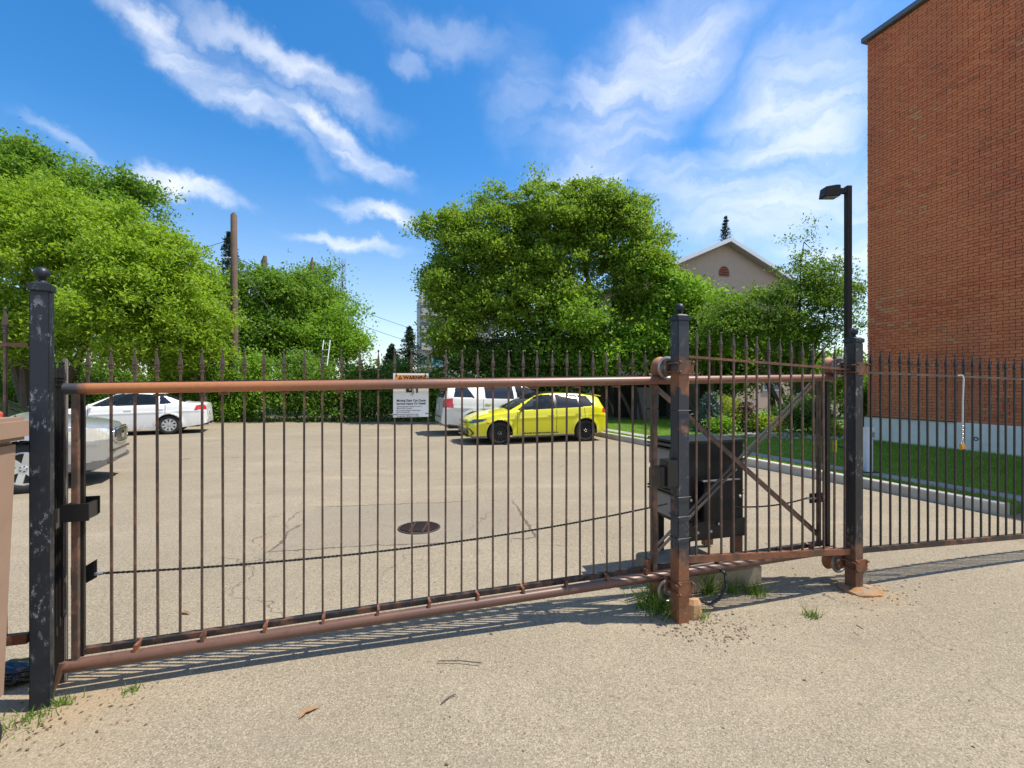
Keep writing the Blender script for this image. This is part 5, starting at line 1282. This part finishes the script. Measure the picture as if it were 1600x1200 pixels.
# receiver channel with its spiked bars, left end
pr = at(92, 600, 2.70); rc = thing('receiver_post', 'narrow black receiver channel with spiked rods between left post and gate', 'post', (pr.x, pr.y, 0), GA)
zt = at(92, 577, 2.70).z
m_ = MB(); m_.box((0,0,zt/2-.05),(.062,.05,zt+.1)); m_.build('channel_web', M['bar_black'], rc, bevel=.003)
m_ = MB(); m_.box((.040,-.012,zt/2+.005),(.010,.018,zt-.01)); m_.build('channel_flange', M['galv_dull'], rc)
m_ = MB(); m_.box((.044,-.03,zt-.02),(.02,.02,.16)); m_.build('guide_tab', M['galv_dull'], rc, bevel=.004)
for k, px_ in enumerate((87.5, 92.5, 97.5)):
    q_ = Matrix.Rotation(-GA,4,'Z') @ (Vector((at(px_,600,2.63+.01*k).x, 2.63+.01*k, 0))-rc.location)
    picket(rc, q_.x, q_.y, .30+.05*k, at(92,563,2.62).z, 'bar_black', .011)
m_ = MB(); m_.box((.0,-.05,1.70),(.07,.02,.02)); m_.build('rod_rail', M['bar_black'], rc)
zl = at(86,870,2.58).z
m_ = MB(); m_.box((-.012,-.10,zl),(.07,.05,.135)); m_.build('latch_box', M['black_metal'], rc, bevel=.003)

# fixed panel between the centre and right posts, and the fence beyond
def fence_panel(name, label, A, B, rail_a, rail_b, bot_a, bot_b, tip_a, tip_b, xs, mat, botw=.05, topw=.022):
    d = B-A; L_ = d.length; ang = math.atan2(d.y, d.x); t = thing(name, label, 'fence', (A.x, A.y, 0), ang)
    m_ = MB(); m_.bar((0,0,rail_a),(L_,0,rail_b),topw,topw*.8); m_.build('top_rail', M['rust'] if mat == 'bar' else M['bar'], t)
    m_ = MB(); m_.bar((0,0,bot_a),(L_,0,bot_b),.038,botw); m_.build('bottom_rail', M['rust'] if mat == 'bar' else M['rail'], t, bevel=.003)
    for x in xs:
        u = x/L_; picket(t, x, 0, bot_a+(bot_b-bot_a)*u+.01, tip_a+(tip_b-tip_a)*u, mat, .0128)
    return t
A = Vector((pC.x,pC.y,0))+GD*.05; B = Vector((pR.x,pR.y,0))-GD*.05; Lp = (B-A).length
fence_panel('spear_fence', 'fixed spear-topped panel between the centre and right gate posts', A, B, 1.905, 1.822, .400, .288, 2.115, 2.004, [.095+(Lp-.15)*i/13 for i in range(14)], 'bar', .052)
A = Vector((pR.x,pR.y,0))+Vector((.055,.014,0)); FD = Vector((1,.25,0)).normalized(); B = A+FD*3.6
sp_ = .108
fence_panel('spear_fence', 'dark spear-topped fence running right from the gate in front of the brick wall', A, B, 1.80, 1.70, .285, .225, 1.995, 1.89, [.02+sp_*i for i in range(33)], 'bar_black', .045)
e = B+FD*.06; pt = thing('fence_post', 'dark end post of the fence at the far right beyond the padlock', 'post', (e.x,e.y,0), math.atan2(FD.y,FD.x)); m_ = MB(); m_.box((0,0,1.0),(.08,.08,2.1)); m_.build('post_body', M['post_dark'], pt, bevel=.005)
m_ = MB(); m_.box((0,0,2.06),(.095,.095,.03)); m_.build('cap', M['black_paint'], pt)
A = Vector((at(65.5,600,2.5).x, 2.5, 0))-GD*.053; B = A-GD*2.4
fence_panel('spear_fence', 'spear-topped fence running left from the tall black post behind the dumpster', A, B, 1.905, 1.92, .37, .40, 2.10, 2.12, [.10+.110*i for i in range(20)], 'bar', .05)

# padlock on its cable and chain, hanging on the right fence
def padlock():
    p = at(1500.5, 588, 4.28); t = thing('padlock', 'brass padlock hanging on a chain and white cable from the right fence', 'padlock', (p.x, p.y-.022, p.z), math.atan2(FD.y,FD.x))
    k = 4.28/FPX; z1 = -(662-588)*k; z2 = -(690-588)*k
    m_ = MB(); m_.tube([(-.012,.03,.006),(0,0,.008),(.006,-.004,-.02),(.002,0,z1*.5),(.0,0,z1)], .0065, 6); m_.build('cable', M['cable'], t, True)
    m_ = MB(); n = 9
    for i in range(n):
        z = z1+(z2-z1)*(i+.5)/n; R_ = Matrix.Translation((0,0,z)) @ Matrix.Rotation(R(90*(i%2)),4,'Z')
        m_.tube([R_ @ Vector((.009*math.cos(a), 0, .013*math.sin(a))) for a in np.linspace(0,6.283,9)], .0028, 5, False)
    m_.build('chain', M['galv'], t)
    m_ = MB(); m_.tube([(-.012,0,z2-.02),(-.012,0,z2+.006),(-.006,0,z2+.014),(.006,0,z2+.014),(.012,0,z2+.006),(.012,0,z2-.02)], .004, 7); m_.build('shackle', M['chrome'], t, True)
    m_ = MB(); m_.box((-.004,0,z2-.042),(.050,.022,.046), Matrix.Rotation(R(-14),3,'Y')); m_.build('lock_body', M['brass'], t, bevel=.004)
padlock()

# ------------------------------------------------------------------ gate operator on its pad
def operator():
    pad = on_ground(1122, 931, -.045); ang = GA
    pp = Vector((1.28, 3.86, 0)); t = thing('concrete_pad', 'low weathered concrete pad under the gate operator', 'pad', (pp.x,pp.y,0), ang)
    m_ = MB(); m_.box((.50,.30,.035),(.90,.60,.17)); m_.build('slab', M['pad'], t, bevel=.015)
    o = thing('gate_operator', 'black steel gate operator cabinet on legs behind the centre post', 'gate operator', (pp.x+.05,pp.y+.03,.14), ang)
    # measures in metres above the pad
    H0 = 1.07
    x0, x1 = .20, .81; y0, y1 = .12, .55
    m_ = MB(); m_.box(((x0+x1)/2,(y0+y1)/2,.69),(x1-x0,y1-y0,.72)); m_.build('cabinet', M['black_panel'], o, bevel=.006)
    m_ = MB(); m_.box(((x0+x1)/2-.03,(y0+y1)/2,H0-.012),(x1-x0+.10,y1-y0+.05,.022)); m_.build('lid', M['black_metal'], o, bevel=.004)
    m_ = MB(); m_.box((.50,y0-.045,.56),(.36,.08,.34)); m_.build('motor_cover', M['black_panel'], o, bevel=.006)
    m_ = MB(); m_.box((.50,y0-.085,.735),(.38,.012,.012)); m_.build('cover_lip', M['galv'], o)
    m_ = MB(); m_.box(((x0+x1)/2,y0-.01,.29),(x1-x0+.04,.02,.16)); m_.build('skirt', M['black_metal'], o, bevel=.003)
    for (lx, ly, w_) in ((.22,.14,.06),(.75,.14,.10),(.22,.52,.06),(.75,.52,.10)):
        m_ = MB(); m_.box((lx,ly,.17),(w_,.05,.34)); m_.build('leg', M['rust'] if lx > .5 else M['black_metal'], o, bevel=.003)
    m_ = MB(); m_.bar((.30,.16,.22),(.48,.50,.02),.02,.02); m_.build('strut', M['galv'], o)
    # control unit on the left side
    for (z, h, mt) in ((.915,.16,'grey_panel'),(.52,.20,'grey_panel'),(.72,.16,'black_metal')):
        m_ = MB(); m_.box((.13,.30,z),(.13,.34,h)); m_.build('control_box', M[mt], o, bevel=.006)
    for z in (1.0, 1.03, .645, .62):
        m_ = MB(); m_.box((.12,.28,z),(.15,.36,.014)); m_.build('bracket', M['black_metal'], o)
    m_ = MB(); m_.tube([(.05,.12,1.0),(.035,.11,.93),(.05,.11,.84)], .005, 6); m_.build('cable', M['rubber'], o, True); m_ = MB(); m_.tube([(.10,.12,.62),(.09,.11,.52),(.16,.10,.42),(.2,.10,.38)], .005, 6); m_.build('cable', M['rubber'], o, True)
    for (x, z, y) in ((.255,.56,-.0),(.30,.285,-.03),(.435,.285,-.03),(.72,.46,-.01),(.72,.80,-.0),(.77,.56,-.0),(.28,.345,-.03),(.52,.345,-.03)):
        m_ = MB(); m_.lathe([(.014,0),(.014,.008),(.007,.014)], Matrix.Translation((x,y0+y,z)) @ Matrix.Rotation(R(90),4,'X'), 8); m_.build('bolt', M['bolt'], o)
    for (x, z) in ((.825,.60),(.825,.57),(.825,.27),(.825,1.0)):
        m_ = MB(); m_.tube([(x-.02,y0+.05,z),(x+.035,y0+.05,z)], .006, 6); m_.build('stud', M['rust'], o, True)
    # drip tray and hose on the pad
    m_ = MB(); m_.box((.40,.02,.03),(.50,.10,.05)); m_.build('base_channel', M['galv'], o, bevel=.004)
    h = thing('cable_hose', 'black corrugated cable hose looping out beside the centre post', 'hose', (0,0,0)); P_ = [at(1118,884,3.83), at(1133,896,3.76), at(1135,918,3.70), at(1124,936,3.68), at(1108,945,3.66), at(1096,938,3.68)]
    P_ = [Vector((p.x,p.y,max(p.z, gh(p.x,p.y)+.015))) for p in P_]; fine = []
    for i in range(len(P_)-1):
        for u in np.linspace(0,1,9)[:-1]: fine.append(P_[i].lerp(P_[i+1], u))
    m_ = MB(); m_.tube(fine, [.013 if k % 2 else .0105 for k in range(len(fine))], 8); m_.build('hose', M['rubber'], h, True)
operator()

# broken stone by the centre post
p = on_ground(1086, 968, zC); m_ = MB(); m_.lathe([(.07,-.05),(.075,.02),(.066,.10),(.045,.135),(.01,.14)], Matrix.Diagonal((1,.8,1,1)), 9); o = m_.build('broken_stone', M['stone']); o.location = (p.x+.0, p.y+.05, zC); o.rotation_euler = (0,.05,.4); tag(o, 'orange-tan broken stone block beside the foot of the centre post', 'stone')

# ------------------------------------------------------------------ storm drain
def drain():
    t = thing('storm_drain', 'round rusty iron drain grate set in the parking lot', 'drain grate', (DR.x, DR.y, gh(DR.x,DR.y)+.004))
    m_ = MB(); m_.lathe([(.25,-.05),(.25,.006),(.235,.012),(.225,.004)], None, 36); m_.build('frame_ring', M['iron'], t, True)
    m_ = MB(); m_.lathe([(.222,-.02),(.222,.006)], None, 36); m_.build('pit', M['shed_dark'], t)
    for i in range(9):
        y = -.18+.045*i; hx = math.sqrt(max(.001,.222**2-y*y)); m_ = MB(); m_.box((0,y,.012),(2*hx,.02,.014)); m_.build('grate_bar', M['iron'], t, bevel=.002)
    for x in (-.075,.075):
        hy = math.sqrt(.222**2-x*x); m_ = MB(); m_.box((x,0,.0135),(.02,2*hy,.012)); m_.build('cross_bar', M['iron'], t)
drain()

# ------------------------------------------------------------------ dumpster and bag at the left edge
def dumpster():
    p = at(45, 600, 2.29); t = thing('dumpster', 'brown dumpster with an overhanging lid at the left edge before the fence', 'dumpster', (p.x, p.y, 0), GA)
    zt = at(20, 652, 2.25).z; zl = at(20, 688, 2.25).z
    m_ = MB(); M4 = Matrix.Translation((-.62,-.30,0))
    m_.box((-.565,-.255,(zl+.22)/2),(1.06,.50,zl-.22), Matrix.Rotation(math.pi,3,'X'), taper=.93); m_.build('bin_body', M['brown_bin'], t, bevel=.02)
    m_ = MB(); m_.box((-.58,-.27,(zt+zl)/2),(1.16,.58,zt-zl)); m_.build('lid', M['brown_bin'], t, bevel=.018)
    for x in (-.14,-.95):
        m_ = MB(); m_.lathe([(.10,-.03),(.14,-.03),(.14,.03),(.10,.03)], Matrix.Translation((x,-.2,.14)) @ Matrix.Rotation(R(90),4,'X'), 18); m_.bar((x,-.2,.14),(x,-.2,.34),.03,.05); m_.build('wheel', M['tyre'], t, True)
    m_ = MB(); m_.tube([(-.16,-.05,zt-.01),(-.16,-.05,zt+.05),(-.12,-.05,zt+.045)], .010, 6); m_.build('lid_hinge', M['car_grey'], t, True)
    m_ = MB(); m_.lathe([(.02,0),(.022,.02),(.01,.03)], Matrix.Translation((-.11,-.02,zt)), 8); m_.build('hinge_cap', M['red_cap'], t, True)
dumpster()
def bag():
    rd = random.Random(5); p = on_ground(22, 1062); bm = bmesh.new(); bmesh.ops.create_icosphere(bm, subdivisions=4, radius=1.0)
    for v in bm.verts:
        n = v.co.copy(); d = .16*math.sin(n.x*6+n.z*4)+.12*math.sin(n.y*9+n.x*5)+.08*math.sin(n.z*15+n.y*11); v.co = n*(1+d*.55); v.co.x *= .14; v.co.y *= .10; v.co.z = max(-.045, v.co.z*.055)
    me = bpy.data.meshes.new('bag'); bm.to_mesh(me); bm.free(); me.materials.append(M['bag']); me.shade_smooth(); o = link('plastic_bag', me); o.location = (p.x,p.y,.045); tag(o, 'crumpled black plastic bag on the ground under the left fence', 'bag')
bag()

# small litter: dry leaf and twigs on the asphalt
def litter():
    rr = random.Random(21); m_ = MB()
    for i in range(420):
        k = i % 5
        if k == 0: x, y = rr.gauss(-2.35,.22), rr.gauss(2.42,.16)
        elif k == 1: x, y = rr.gauss(1.32,.20), rr.gauss(3.42,.12)
        elif k == 2:
            q = kp(rr.uniform(4,KL), -abs(rr.gauss(0,.12))-.02); x, y = q.x, q.y
        elif k == 3: x, y = rr.gauss(2.9,.25), rr.gauss(3.95,.15)
        else: x, y = rr.uniform(-2.5,4.5), rr.uniform(1.7,8)
        a = rr.uniform(0,6.28); l = rr.uniform(.006,.018); w = l*rr.uniform(.2,.6); z = gh(x,y)+.003
        c, d = math.cos(a), math.sin(a); m_.add([(x-c*l,y-d*l,z),(x+d*w,y-c*w,z+.004),(x+c*l,y+d*l,z+.001),(x-d*w,y+c*w,z+.005)], [(0,1,2,3)])
    m_.build('leaf_litter', M['dry_dark'], kind='stuff')
    for (px, py, s, rz, lab) in ((485,1112,.05,.6,'curled dry leaf on the driveway nearest the viewer'), (290,960,.05,-.4,'clump of dry brown debris just inside the gate'), (475,1118,.035,1.2,'narrow dry leaf beside the curled leaf')):
        c = on_ground(px,py); m_ = MB(); m_.add([(-s,0,.004),(-.2*s,.35*s,.016),(s,.05*s,.006),(-.1*s,-.35*s,.014),(0,0,.004)], [(0,1,4),(1,2,4),(2,3,4),(3,0,4)]); o = m_.build('dry_leaf', M['dry']); o.location = (c.x,c.y,gh(c.x,c.y)+.002); o.rotation_euler = (0,0,rz); tag(o, lab, 'dry leaf')
    for (a, b, lab) in (((685,1034),(752,1037),'thin twig lying on the driveway below the gate'), ((690,1100),(712,1086),'short dark twig on the driveway'), ((1338,978),(1348,984),'tiny twig right of the round footing')):
        p0 = on_ground(*a); p1 = on_ground(*b); mid = p0.lerp(p1,.5)+Vector((0,.012,.006)); m_ = MB(); m_.tube([p0+Vector((0,0,.006)), mid, p1+Vector((0,0,.006))], .0035, 5); tag(m_.build('twig', M['bark'], None, True), lab, 'twig')
litter()
